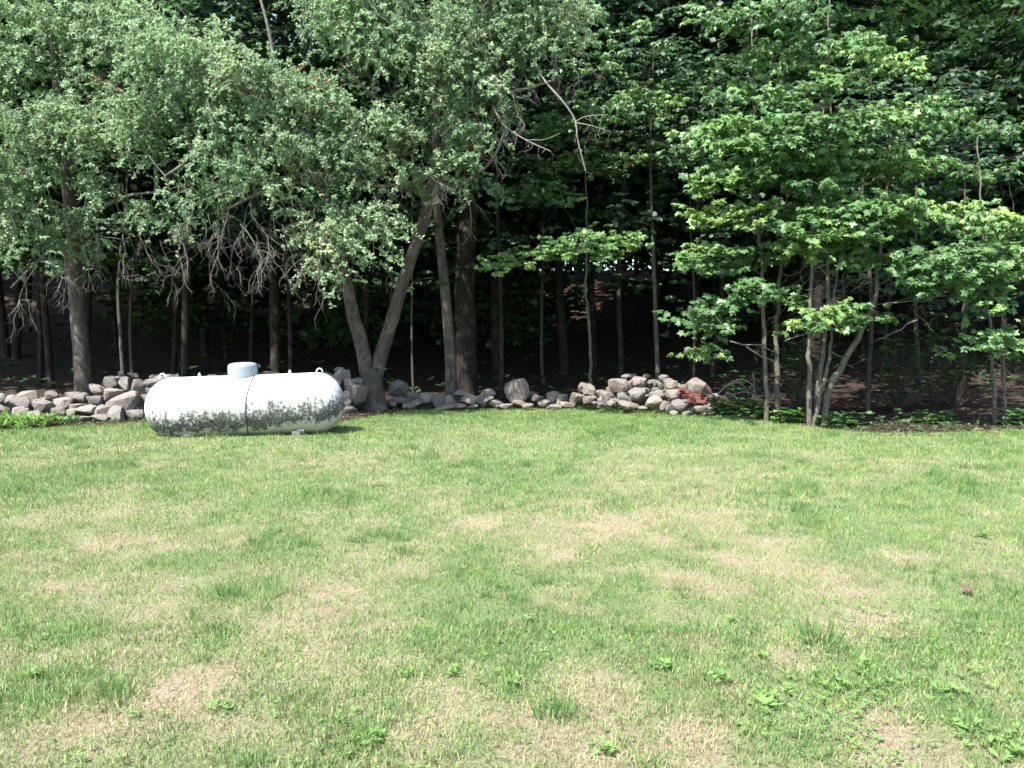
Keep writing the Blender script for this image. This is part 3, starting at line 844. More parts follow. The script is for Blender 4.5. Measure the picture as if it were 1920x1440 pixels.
def forked_tree():
    base = G(702, 762); base[1] = 15.6; base[0] = P(702, 762, 15.6)[0]; base[2] = -0.05
    d0 = base[1]
    root = thing("forked_tree", "old tree with a V-shaped forked grey trunk and wide drooping crown right of the tank", "tree", tuple(base))
    org = base
    sk = Skeleton()
    a = Acc()
    tr = spline([base + (0.02, 0, -.1), P(700, 745, d0), P(697, 715, d0), P(693, 690, d0 - .02)], 16)
    rr = np.interp(np.linspace(0, 1, 16), [0, .25, .6, 1], [.30, .235, .205, .20])
    tube(a, tr, rr, 20, 0.06); sk.add(tr, rr)
    trunk = a.build("trunk", M_BARK, root, True, origin=org)
    stems = []
    left = spline([P(690, 712, d0), P(679, 650, d0 - .1), P(662, 590, d0 - .3), P(648, 520, d0 - .5), P(632, 450, d0 - .7), P(612, 380, d0 - .8), P(592, 320, d0 - .9), P(560, 250, d0 - 1.2), P(520, 130, d0 - 1.3)], 40)
    lr = np.interp(np.linspace(0, 1, 40), [0, .3, .55, .8, 1], [.145, .12, .085, .055, .03])
    right = spline([P(703, 712, d0 + .02), P(713, 670, d0 + .05), P(735, 600, d0 + .1), P(762, 510, d0 + .1), P(790, 430, d0), P(806, 370, d0 - .1), P(830, 290, d0 - .2), P(850, 180, d0 - .4), P(858, 40, d0 - .5)], 40)
    rr2 = np.interp(np.linspace(0, 1, 40), [0, .3, .6, .8, 1], [.15, .125, .10, .075, .04])
    for pth, rad in ((left, lr), (right, rr2)):
        a = Acc(); tube(a, pth, rad, 16, 0.05); a.build("stem", M_BARK, root, True, origin=org); sk.add(pth, rad)
    limbs = [
        ([P(640, 330, d0 - .8), P(600, 335, d0 - 1.1), P(540, 345, d0 - 1.5), P(480, 365, d0 - 1.9), P(430, 390, d0 - 2.1)], .055),
        ([P(600, 335, d0 - .9), P(560, 300, d0 - 1.3), P(470, 280, d0 - 1.9), P(380, 290, d0 - 2.3), P(310, 330, d0 - 2.4)], .06),
        ([P(806, 372, d0 - .1), P(770, 345, d0 - .7), P(710, 350, d0 - 1.2), P(660, 330, d0 - 1.7)], .05),
        ([P(815, 340, d0 - .1), P(850, 350, d0 - .4), P(890, 330, d0 - .9), P(925, 295, d0 - 1.3), P(950, 240, d0 - 1.6)], .055),
        ([P(845, 200, d0 - .4), P(900, 180, d0 - .8), P(970, 170, d0 - 1.2), P(1040, 150, d0 - 1.5)], .05),
        ([P(560, 250, d0 - 1.2), P(500, 190, d0 - 1.8), P(420, 150, d0 - 2.2), P(330, 120, d0 - 2.4)], .05),
        ([P(830, 290, d0 - .2), P(770, 230, d0 - .8), P(700, 180, d0 - 1.4), P(640, 120, d0 - 1.8)], .05),
        ([P(612, 380, d0 - .8), P(640, 400, d0 - 1.3), P(665, 440, d0 - 1.7), P(640, 490, d0 - 2.0)], .035),
        ([P(850, 120, d0 - .4), P(800, 40, d0 - .9), P(740, -40, d0 - 1.2), P(690, -130, d0 - 1.4)], .05),
        ([P(858, 60, d0 - .5), P(920, 0, d0 - .9), P(980, -60, d0 - 1.1)], .045),
        ([P(520, 140, d0 - 1.3), P(500, 40, d0 - 1.5), P(470, -60, d0 - 1.6)], .04),
    ]
    for c, r in limbs:
        p = spline(c, 18); rad = np.linspace(r, r * .35, 18)
        a = Acc(); tube(a, p, rad, 8, 0.05); a.build("branch", M_TWIG if r < .056 else M_BARK, root, True, origin=org); sk.add(p, rad)
    blobs = [E(700, 310, 13.9, 120, 45, .5), E(780, 330, 14.2, 70, 35, .4), E(850, 300, 14.1, 60, 50, .4), E(640, 460, 13.5, 70, 50, .4), E(700, 440, 13.6, 55, 45, .35), E(610, 510, 13.5, 40, 36, .3), E(640, 90, 14.0, 120, 120, 1.0), E(760, 140, 14.1, 130, 110, 1.0), E(900, 90, 14.3, 110, 100, .9), E(1010, 80, 14.2, 85, 75, .7),
             E(960, 190, 14.2, 60, 60, .6), E(830, 240, 14.2, 80, 60, .6), E(700, 240, 14.0, 100, 60, .7), E(560, 200, 13.8, 100, 80, .8),
             E(440, 170, 13.6, 120, 100, .9), E(330, 130, 13.5, 90, 100, .8), E(420, 290, 13.4, 110, 60, .7), E(540, 290, 13.5, 90, 55, .6),
             E(360, 370, 13.3, 70, 55, .5), E(480, 350, 13.3, 70, 45, .5), E(640, 450, 13.6, 75, 60, .5), E(600, 510, 13.6, 38, 38, .35), E(690, 420, 13.8, 45, 45, .4),
             E(600, 400, 13.7, 60, 50, .45), E(880, 280, 14.0, 50, 40, .4), E(740, 20, 14.2, 150, 80, 1.0), E(920, -20, 14.4, 130, 80, 1.0), E(470, 95, 13.9, 100, 50, .8), E(640, -40, 14.4, 110, 60, 1.0),
             E(820, -90, 14.8, 200, 60, 1.2), E(1060, 30, 14.3, 60, 60, .6), E(900, 350, 14.6, 40, 25, .3), E(280, 230, 13.4, 70, 90, .6), E(240, 60, 14.0, 80, 70, .7)]
    nodes = blob_points(blobs, 0.33, 3.6, .8, .94)
    KEEP = [((710, 300), 150, 70), ((640, 460), 90, 90), ((900, 250), 70, 110), ((480, 300), 120, 60)]
    pxs = 960 + FPX * nodes[:, 0] / nodes[:, 1]; pys = 615 - (nodes[:, 2] - EYE) / nodes[:, 1] * FPX
    safe = np.zeros(len(nodes), bool)
    for (a0, b0), ra, rb in KEEP: safe |= ((pxs - a0) / ra) ** 2 + ((pys - b0) / rb) ** 2 < 1
    nodes = nodes[safe | (fbm(nodes[:, 0] + .4 * nodes[:, 1], nodes[:, 2] * 1.3 - .3 * nodes[:, 1], .95, 300, 3) > .41)]
    ab = Acc()
    outw = connect(sk, nodes, ab, 0.12, 4, 0.010, 0.06, 0.6)
    ab.build("small_branches", M_TWIG, root, True, "stuff", org)
    al, at_ = Acc(), Acc()
    twig_leaves(al, at_, nodes, 5, 0.26, 0.068, LEAF_OVAL, 0.32, 21, tone3(5, .45, 1.3), outw, 0.125)
    al.build("crown", M_APPLE, root, kind="stuff", origin=org)
    # hanging bare twigs under the crown
    for _ in range(210):
        i = random.randrange(len(nodes)); q = nodes[i]
        bare_twigs(at_, q + RNG.normal(0, .1, 3) + np.array((0, -.3, 0)), np.array((RNG.normal(0, .5), RNG.normal(-.2, .4), -1.0)), random.uniform(.3, .8), .0045, 1, .6, 3, .3)
    at_.build("twigs", M_TWIG, root, True, "stuff", org)
    # dead limbs that stand out
    ad = Acc()
    spots = [(430, 390, 13.3, -.5, -.9, 1.5), (470, 380, 13.3, .3, -1, 1.4), (520, 360, 13.4, .2, -1, 1.3), (390, 400, 13.3, .1, -1, 1.0), (450, 420, 13.2, .6, -.8, 1.1), (340, 420, 13.3, -.2, -1, .8), (560, 370, 13.6, .4, -.8, 1.1),
             (500, 340, 13.3, -.9, -.4, 1.3), (570, 260, 13.5, .2, -1, .9), (590, 200, 13.4, -.1, -1, .8), (820, 330, 14.2, -.2, -1, .8), (840, 300, 14.2, .3, -1, .9), (700, 360, 14.3, .2, -1, 1.0), (740, 350, 14.2, -.4, -1, .8), (905, 210, 14, .1, -1, .9),
             (960, 170, 13.9, .2, -1, .8), (930, 150, 13.9, -.1, -1, .7), (650, 380, 14, .3, -.8, 1.0), (720, 440, 14.2, .5, -.9, .9), (600, 330, 13.8, -.2, -1, .9), (1070, 110, 14.0, .6, -.8, .8), (1040, 100, 14, .2, -1, .7),
             (880, 380, 14.6, .3, -.8, .8), (790, 300, 14.0, .1, -1, .8), (480, 440, 13.2, .4, -1, .8), (530, 420, 13.4, .2, -1, .8), (410, 440, 13.2, -.4, -1, .7)]
    for (px, py, d, vx, vz, ln) in spots:
        bare_twigs(ad, P(px, py, d), (vx, RNG.normal(0, .25), vz), ln, .008, 0, .40, 6, .26)
        bare_twigs(ad, P(px + random.uniform(-25, 25), py + random.uniform(-25, 15), d + .1), (vx + RNG.normal(0, .4), RNG.normal(0, .25), vz), ln * .8, .006, 0, .45, 5, .26)
    ad.build("dead_twigs", M_TWIG, root, True, "stuff", org)
    # the long bare branch reaching out to the right
    def bare(ctrl, r):
        a = Acc(); p = spline(ctrl, 14); tube(a, p, np.linspace(r, r * .4, 14), 7)
        return a, p
    a, p = bare([P(1000, 110, 14.0), P(1020, 150, 13.9), P(1055, 190, 13.8), P(1078, 225, 13.8), P(1083, 262, 13.7), P(1098, 320, 13.7)], .022)
    b2 = spline([P(1079, 228, 13.8), P(1100, 218, 13.7), P(1140, 215, 13.7)], 8); tube(a, b2, np.linspace(.012, .005, 8), 5)
    b3 = spline([P(1079, 230, 13.8), P(1110, 236, 13.6), P(1146, 248, 13.6)], 8); tube(a, b3, np.linspace(.011, .004, 8), 5)
    for q in list(b2[3:]) + list(b3[3:]) + list(p[9:]):
        bare_twigs(a, q, (RNG.normal(0, .5), RNG.normal(0, .3), -1), random.uniform(.1, .3), .005, 1, .3, 2, .3)
    a.build("bare_branch", M_TWIG, root, True, origin=org)
    a, p = bare([P(925, 200, 14.0), P(945, 235, 13.9), P(985, 262, 13.8), P(1033, 284, 13.7)], .020)
    b2 = spline([P(985, 262, 13.8), P(1020, 262, 13.8), P(1050, 250, 13.7)], 6); tube(a, b2, np.linspace(.008, .004, 6), 5)
    for q in p[3:]:
        bare_twigs(a, q, (RNG.normal(0, .5), RNG.normal(0, .3), -1), random.uniform(.1, .3), .005, 1, .3, 2, .3)
    a.build("bare_branch", M_TWIG, root, True, origin=org)
    # rust brown withered leaves inside the crown
    ar = Acc()
    nd = blob_points([E(690, 310, 14.2, 45, 16, .3), E(740, 290, 14.3, 50, 16, .3), E(880, 290, 14.6, 30, 18, .3), E(215, 175, 13.8, 30, 12, .3), E(600, 150, 13.2, 16, 20, .2)], 0.16)
    twig_leaves(ar, None, nd, 1, .2, .06, LEAF_OVAL, .3, 12, tone3(8), None, .1)
    ar.build("withered_leaves", M_RUST, root, kind="stuff", origin=org)
forked_tree()

def left_tree():
    d0 = 15.8
    base = P(158, 728, d0); base[2] = -0.05
    org = base
    root = thing("grey_tree", "grey trunked tree behind the stone wall at the far left under a hanging grey-green crown", "tree", tuple(base))
    sk = Skeleton()
    p = spline([base, P(155, 700, d0), P(152, 650, d0), P(146, 590, d0), P(141, 520, d0), P(137, 450, d0), P(128, 350, d0 - .2), P(120, 250, d0 - .4), P(100, 100, d0 - .5), P(90, -60, d0 - .6)], 44)
    r = np.interp(np.linspace(0, 1, 44), [0, .08, .5, 1], [.21, .165, .135, .05])
    a = Acc(); tube(a, p, r, 16, 0.05); a.build("trunk", M_BARK, root, True, origin=org); sk.add(p, r)
    limbs = [([P(135, 420, d0), P(90, 380, d0 - .9), P(30, 350, d0 - 1.6), P(-60, 340, d0 - 2)], .06),
             ([P(137, 450, d0), P(180, 400, d0 - .8), P(230, 370, d0 - 1.4), P(290, 360, d0 - 1.7)], .05),
             ([P(128, 340, d0 - .2), P(60, 260, d0 - 1.2), P(-20, 200, d0 - 1.8), P(-90, 180, d0 - 2)], .06),
             ([P(120, 250, d0 - .4), P(190, 190, d0 - 1.2), P(250, 130, d0 - 1.6)], .05),
             ([P(139, 480, d0), P(100, 470, d0 - .6), P(60, 500, d0 - 1.2), P(20, 540, d0 - 1.4)], .04)]
    for c, rr in limbs:
        q = spline(c, 16); rad = np.linspace(rr, rr * .35, 16)
        a = Acc(); tube(a, q, rad, 8, .05); a.build("branch", M_TWIG, root, True, origin=org); sk.add(q, rad)
    blobs = [E(60, 250, 13.8, 130, 70, .8), E(-30, 350, 13.8, 110, 80, .7), E(90, 360, 13.8, 110, 70, .7), E(40, 440, 13.9, 90, 60, .6), E(200, 330, 13.8, 90, 50, .6), E(160, 200, 13.9, 100, 70, .7),
             E(60, 140, 14.2, 120, 70, .8), E(30, 30, 14.5, 140, 90, 1.), E(180, 60, 14.4, 100, 80, .9), E(120, 440, 14.2, 60, 40, .4), E(-60, 470, 13.9, 60, 50, .4), E(230, 400, 13.9, 60, 50, .4), E(100, -80, 14.8, 180, 70, 1.1),
             E(-120, 200, 14.2, 110, 120, .8), E(-140, 40, 14.5, 120, 120, 1.), E(250, 270, 13.7, 60, 60, .5), E(330, 440, 14.0, 40, 25, .3), E(190, 460, 14.4, 50, 20, .3)]
    nodes = blob_points(blobs, 0.33, 3.6, .8, .94)
    nodes = nodes[fbm(nodes[:, 0] + .4 * nodes[:, 1], nodes[:, 2] * 1.3 - .3 * nodes[:, 1], .95, 300, 3) > .41]
    ab = Acc(); outw = connect(sk, nodes, ab, 0.12, 4, .010, .06, .6)
    ab.build("small_branches", M_TWIG, root, True, "stuff", org)
    al, at_ = Acc(), Acc()
    twig_leaves(al, at_, nodes, 5, .26, .068, LEAF_OVAL, .35, 21, tone3(15, .45, 1.2), outw, .125)
    al.build("crown", M_APPLE, root, kind="stuff", origin=org)
    for _ in range(130):
        q = nodes[random.randrange(len(nodes))]
        bare_twigs(at_, q, (RNG.normal(0, .5), RNG.normal(-.2, .4), -1), random.uniform(.3, .7), .006, 1, .5, 3, .3)
    for (px, py, ln) in [(220, 320, 1.1), (218, 380, .9), (70, 500, 1.0), (120, 470, 1.0), (40, 520, .7), (180, 440, .9), (260, 430, .9), (300, 450, .8), (330, 470, .7), (150, 430, .9), (230, 440, .8), (90, 480, 1.0)]:
        bare_twigs(at_, P(px, py, 13.9), (RNG.normal(0, .4), 0, -1), ln, .0075, 0, .45, 6, .26)
    at_.build("twigs", M_TWIG, root, True, "stuff", org)
left_tree()

# --- tall straight trunks right behind the wall
def forest_crown(acc_l, acc_b, sk, blobs, spacing, lsize, per, nl, mat_seed, template=LEAF_SIMPLE, flat=1.0, spread=.32, tl=.4, amp=.06):
    nodes = blob_points(blobs, spacing)
    outw = connect(sk, nodes, acc_b, amp, 4, .012, .05, .5)
    twig_leaves(acc_l, acc_b, nodes, per, tl, lsize, template, .02, nl, tone3(mat_seed, .45, .9), outw * np.array((1, 1, .2)), spread, flat)

def woods_trunk(name, label, ctrl, radii, bark, blobs, seed, group=None, leafmat=None, lsize=.11, spacing=.62):
    base = np.asarray(ctrl[0]).copy()
    root = thing(name, label, "tree", tuple(base), 0, group)
    sk = Skeleton()
    n = 36
    p = spline(ctrl, n); r = np.interp(np.linspace(0, 1, n), np.linspace(0, 1, len(radii)), radii)
    a = Acc(); tube(a, p, r, 14 if radii[0] > .07 else 8, .04); a.build("trunk", bark, root, True, origin=base)
    k = n // 3; sk.add(p[k:], r[k:])
    if blobs:
        al, ab = Acc(), Acc()
        forest_crown(al, ab, sk, blobs, spacing, lsize, 3, 12, seed)
        ab.build("branches", M_TWIG_DARK, root, True, "stuff", base)
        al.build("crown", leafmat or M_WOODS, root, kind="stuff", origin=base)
    return root
def foot(px, py, d):
    b = P(px, py, d); b[2] = float(ground_z(b[0], b[1])) - .05
    return b
woods_trunk("straight_tree", "slim straight grey tree between the forked tree and the thick brown trunk", 
            [foot(848, 735, 16.6), P(843, 650, 16.6), P(834, 540, 16.6), P(824, 440, 16.6), P(818, 360, 16.6), P(816, 200, 16.6), P(820, 0, 16.6), P(830, -250, 16.6)], [.14, .11, .10, .085, .07, .05, .03], M_BARK,
            [E(840, -150, 16.8, 200, 120, 1.6), E(700, -60, 17, 120, 90, 1.2), E(960, 60, 17, 120, 80, 1.2)], 31)
woods_trunk("thick_tree", "thick dark brown trunked tree right of the slim grey one, foot behind the low stones",
            [foot(874, 730, 18.0), P(874, 640, 18), P(872, 520, 18), P(876, 420, 18), P(882, 330, 18), P(886, 180, 18), P(890, 0, 18), P(895, -300, 18)], [.28, .24, .225, .22, .21, .19, .15, .07], M_BARK_BROWN,
            [E(900, -200, 18, 300, 140, 2.4), E(1080, 0, 18, 150, 100, 1.6), E(1100, 160, 18, 110, 60, 1.2), E(1040, 230, 18, 90, 50, 1), E(720, -100, 18.5, 150, 90, 1.6)], 37)

# --- the maples on the right
def maple(label, stems, sprays, seed, fill=None, name="maple_sapling", lmat=None, extra=None, group=None, lsize=.105):
    base = np.asarray(stems[0][0][0]).copy()
    root = thing(name, label, "tree", tuple(base), 0, group)
    sk = Skeleton()
    for ctrl, r0, r1 in stems:
        n = 30; p = spline(ctrl, n); r = np.linspace(r0, r1, n) * .8
        p[3:-1] += RNG.normal(0, .012, (n - 4, 3))
        a = Acc(); tube(a, p, r, 9, .04); a.build("trunk" if len(stems) == 1 else "stem", M_BARK_PALE, root, True, origin=base)
        sk.add(p[8:], r[8:])
    ab, al = Acc(), Acc()
    nodes = []
    for (px, py, w, h, d) in sprays:
        if py < 200: w, h = w * .72, h * .62
        k = max(3, int(w * h / 330))
        for _ in range(k):
            a_ = random.uniform(0, 2 * math.pi); rr = math.sqrt(random.random())
            c = P(px + rr * w * .5 * math.cos(a_), py + rr * h * .36 * math.sin(a_) + abs(rr * math.cos(a_)) * h * .12, d + RNG.normal(0, .28))
            nodes.append(c)
    if fill:
        nodes += list(blob_points(fill, .52))
    nodes = np.array(nodes)
    outw = connect(sk, nodes, ab, .06, 4, .007, .05, .4)
    twig_leaves(al, ab, nodes, 3, .24, lsize * .98, LEAF_MAPLE, 0.0, 9, tone3(seed, .5, 1.2), outw * np.array((1, 1, .2)), .13, 1.0, .003)
    ab.build("branches", M_BARK_PALE, root, True, "stuff", base)
    al.build("crown", lmat or M_MAPLE, root, kind="stuff", origin=base)
    if extra: extra(root, base)
    return root

maple("young maple with two slim pale stems, nearest the stone pile at the thicket's left",
      [([foot(1437, 788, 13.6), P(1438, 720, 13.6), P(1432, 620, 13.6), P(1428, 500, 13.6), P(1420, 380, 13.7), P(1418, 280, 13.8), P(1412, 120, 14), P(1408, -60, 14.1)], .055, .018),
       ([foot(1457, 790, 13.8), P(1458, 720, 13.8), P(1455, 640, 13.9), P(1460, 540, 14.0), P(1470, 430, 14), P(1476, 300, 14.1)], .07, .02)],
      [(1410, 548, 130, 55, 13.1), (1330, 590, 90, 80, 13.4), (1350, 480, 130, 70, 13.4), (1350, 395, 110, 60, 13.4), (1440, 400, 130, 50, 13.4), (1370, 330, 130, 70, 13.3), (1400, 250, 170, 80, 13.3),
       (1460, 320, 140, 70, 13.5), (1390, 170, 160, 70, 13.6), (1330, 660, 60, 40, 13.8), (1450, 100, 180, 80, 13.8), (1360, 30, 180, 80, 13.8), (1440, 470, 90, 50, 13.6), (1340, 250, 100, 50, 13.9)],
      41, [E(1400, -60, 14.4, 100, 60, .6)])

def dead_brush(root, base):
    a = Acc()
    for _ in range(34):
        c = P(random.uniform(1500, 1600), random.uniform(500, 570), random.uniform(13.0, 13.8))
        bare_twigs(a, c, (RNG.normal(-.2, .8), RNG.normal(0, .4), RNG.normal(-.2, .35)), random.uniform(.4, .8), .006, 0, .1, 4, .35)
    for (x0, y0, x1, y1) in [(1700, 560, 1540, 575), (1810, 555, 1660, 568), (1640, 640, 1720, 600), (1560, 600, 1470, 640), (1720, 590, 1750, 620), (1460, 660, 1370, 640), (1640, 540, 1700, 500), (1470, 690, 1400, 650), (1600, 690, 1560, 660)]:
        s = P(x0, y0, 13.3); e = P(x1, y1, 13.0)
        p = wiggle_path(s, e, 9, .05); tube(a, p, np.linspace(.005, .012, 9), 5)
        for q in p[1:7:2]: bare_twigs(a, q, (RNG.normal(0, .6), RNG.normal(0, .3), RNG.normal(0, .5)), .3, .004, 1, .1, 3, .3)
    a.build("dead_twigs", M_TWIG, root, True, "stuff", base)
maple("many-stemmed maple clump with one stem leaning right and a tangle of dead grey twigs",
      [([foot(1517, 800, 13.0), P(1518, 720, 13.0), P(1517, 640, 13.0), P(1522, 520, 13.1), P(1524, 400, 13.2), P(1540, 260, 13.3), P(1550, 120, 13.4), P(1556, -60, 13.5)], .055, .016),
       ([foot(1530, 796, 13.1), P(1535, 720, 13.1), P(1546, 640, 13.2), P(1552, 520, 13.3), P(1556, 400, 13.4), P(1552, 300, 13.4), P(1560, 150, 13.5)], .06, .018),
       ([foot(1545, 796, 13.1), P(1550, 740, 13.1), P(1580, 680, 13.1), P(1610, 630, 13.1), P(1640, 560, 13.2), P(1648, 480, 13.3), P(1660, 380, 13.4), P(1670, 250, 13.5)], .085, .02),
       ([foot(1524, 798, 13.0), P(1540, 730, 13.0), P(1556, 680, 13.1), P(1560, 600, 13.2), P(1575, 480, 13.4), P(1600, 350, 13.6)], .05, .014)],
      [(1570, 592, 160, 60, 12.6), (1560, 420, 190, 80, 12.8), (1640, 400, 190, 80, 12.9), (1500, 250, 230, 90, 12.8), (1640, 215, 150, 60, 12.7), (1560, 160, 170, 70, 12.9), (1480, 180, 120, 60, 13.1), (1700, 390, 130, 60, 13.0),
       (1600, 300, 180, 70, 13.1), (1700, 300, 160, 70, 13.3), (1530, 340, 120, 50, 13.0), (1590, 80, 200, 80, 13.2), (1500, 20, 200, 90, 13.4), (1680, 120, 160, 70, 13.5), (1740, 210, 120, 60, 13.6), (1500, 460, 80, 40, 13.2), (1480, 290, 90, 50, 12.9), (1620, 480, 120, 50, 13.5)],
      43, [E(1560, -60, 14.0, 120, 60, .6)], extra=dead_brush)
maple("slender maple sapling at the right with bright tiers of leaves all up its stem",
      [([foot(1866, 800, 13.2), P(1864, 720, 13.2), P(1858, 640, 13.2), P(1852, 560, 13.1), P(1846, 480, 13.1), P(1840, 360, 13.2), P(1832, 260, 13.3)], .045, .012),
       ([foot(1880, 800, 13.3), P(1884, 720, 13.3), P(1880, 640, 13.4), P(1890, 500, 13.4), P(1900, 380, 13.5)], .035, .012)],
      [(1860, 638, 130, 50, 12.8), (1862, 572, 80, 40, 12.9), (1855, 545, 70, 30, 12.9), (1790, 500, 180, 90, 12.5), (1730, 480, 100, 60, 12.7), (1850, 470, 130, 70, 12.8), (1890, 420, 140, 60, 12.9), (1760, 540, 90, 40, 12.8), (1820, 400, 120, 50, 13.0), (1920, 500, 90, 60, 13.2), (1835, 320, 110, 40, 13.6), (1840, 235, 120, 40, 13.7)],
      47)
maple("shaded slim maple whose single bright green bough hangs over the low stone row",
      [([foot(1105, 742, 17.0), P(1108, 680, 17), P(1104, 600, 17), P(1098, 520, 17.), P(1100, 400, 17), P(1096, 270, 17)], .05, .02)],
      [(1060, 462, 150, 46, 14.9), (1140, 465, 110, 44, 14.9), (980, 485, 120, 36, 15.1), (1090, 440, 120, 36, 15.0), (1170, 450, 70, 30, 15.1), (940, 505, 60, 20, 15.2), (1000, 360, 160, 60, 16.2), (1100, 300, 160, 60, 16.4), (1060, 240, 200, 60, 16.2), (1180, 200, 180, 80, 16.0), (1240, 280, 160, 50, 16.0)],
      53, [E(1120, 120, 16.6, 140, 100, .9)], lsize=.10)

# thin shaded understory trunks seen behind the wall, each with dark tiers of leaves
THIN = [
    (345, 700, 17.5, .085, 352, 440, "dark trunk seen just left of the tank's valve dome, deep under the crown"),
    (545, 700, 18.5, .055, 540, 470, "thin dark stem rising behind the right half of the tank"),
    (232, 700, 19.0, .05, 222, 520, "thin grey pole of a tree between the left trunk and the tank"),
    (250, 702, 20.5, .045, 246, 560, "faint second pole right beside the thin grey one"),
    (940, 735, 17.4, .055, 938, 520, "slender dark stem rising left of the rounded boulder"),
    (776, 738, 17.6, .03, 772, 600, "pencil-thin pale stem between the forked tree and the slim grey tree"),
    (1165, 712, 19.0, .07, 1160, 520, "dim stem standing behind the left half of the stone pile"),
    (1237, 712, 16.6, .05, 1226, 500, "pale straight sapling rising from behind the stone pile's crest"),
    (1300, 715, 17.5, .03, 1302, 560, "thin stem rising directly behind the pointed boulder"),
    (1627, 770, 15.0, .045, 1634, 560, "single upright stem right of the leaning maple stem"),
    (1720, 770, 16.5, .05, 1716, 560, "dark slim stem in the gap left of the right-hand sapling"),
    (1800, 770, 16.0, .045, 1806, 600, "dim thin stem just left of the right-hand sapling"),
    (75, 700, 21.0, .07, 72, 540, "shadowy trunk left of the far-left grey trunk"),
    (30, 700, 24.0, .12, 34, 500, "broad shadowy trunk at the left edge of the woods"),
    (470, 700, 22.0, .06, 474, 560, "dim trunk straight behind the tank's middle"),
    (1020, 735, 21.0, .05, 1016, 560, "faint stem behind the right side of the rounded boulder"),
]
for i, (px, py, d, r, ux, uy, lab) in enumerate(THIN):
    top = P(ux, uy - 420, d)
    blobs = [(P(ux, uy - 60, d) + RNG.normal(0, .4, 3), (1.1, 1.0, .35)), (P(ux, uy - 200, d) + RNG.normal(0, .5, 3), (1.6, 1.4, .6)), (P(ux, uy - 340, d), (1.8, 1.6, .9))]
    woods_trunk("understory_tree", lab, [foot(px, py, d), P((px * 2 + ux) / 3, py + (uy - py) * .35, d) + RNG.normal(0, .02, 3), P(ux, uy, d), P(ux, uy - 200, d) + RNG.normal(0, .1, 3), top], [r * 1.1, r * .95, r * .8, r * .5, r * .25],
                M_BARK_BROWN if r > .052 else M_TWIG_DARK, blobs, 60 + i, "understory trees in the shade of the woods", None, .10, .6)

# --- the woods behind: a few tree meshes copied with all their parts
def woods_tree(seed, H, cr, low, rad0=.11):
    rs = np.random.default_rng(seed)
    root = thing("forest_tree", "tall dark-leaved forest tree deep in the shaded woods", "tree", (0, 0, 0), 0, "forest trees filling the woods behind the wall")
    sk = Skeleton()
    n = 26
    ctrl = [np.array((0, 0, -.2)), np.array((rs.normal(0, .1), rs.normal(0, .1), H * .3)), np.array((rs.normal(0, .3), rs.normal(0, .3), H * .65)), np.array((rs.normal(0, .5), rs.normal(0, .5), H))]
    p = spline(ctrl, n); r = np.linspace(rad0, .025, n)
    a = Acc(); tube(a, p, r, 10, .05); a.build("trunk", M_BARK_BROWN, root, True)
    sk.add(p[n // 5:], r[n // 5:])
    blobs = []
    for k in range(16):
        z = low + (H - low) * (k + .5) / 16
        w = cr * math.sin(math.pi * min(1, .25 + .72 * (k + .5) / 16)) ** .6
        an = rs.uniform(0, 2 * math.pi); off = w * rs.uniform(.2, .6)
        blobs.append((np.array((off * math.cos(an), off * math.sin(an), z)), (w * .72, w * .72, .5)))
    al, ab = Acc(), Acc()
    forest_crown(al, ab, sk, blobs, .60, .185, 4, 9, seed, LEAF_OVAL if False else (LEAF_SIMPLE[0][[0, 1, 3, 4, 6]] if False else LEAF_OVAL[0] * np.array((1, 1.6, 1)), LEAF_OVAL[1]), 1.0, .36, .5, .08)
    ab.build("branches", M_TWIG_DARK, root, True, "stuff")
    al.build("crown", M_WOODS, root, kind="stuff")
    return root
protos = [woods_tree(201, 12.5, 2.9, 2.6, .08), woods_tree(202, 11.0, 2.6, 3.2, .07), woods_tree(203, 13.5, 3.2, 3.0, .12), woods_tree(204, 7.0, 2.4, .9, .06)]
def copy_tree(src):
    c = src.copy(); COL.objects.link(c)
    c["label"] = "tall dark-leaved forest tree deep in the shaded woods"
    for ch in src.children:
        k = ch.copy(); COL.objects.link(k); k.parent = c
    return c
spots = []
rs = random.Random(11)
for row, (y, step, lo) in enumerate([(21.2, 2.8, 0), (23.8, 2.9, 1), (26, 3.4, 2), (30, 3.8, 0), (35, 4.4, 1), (41, 5.0, 2), (48, 5.4, 0), (56, 6.0, 1), (66, 7, 2)]):
    hw = y * 0.70 + 4
    x = -hw + rs.uniform(0, step)
    while x < hw:
        spots.append((x + rs.uniform(-.6, .6), y + rs.uniform(-1.1, 1.1)))
        x += step
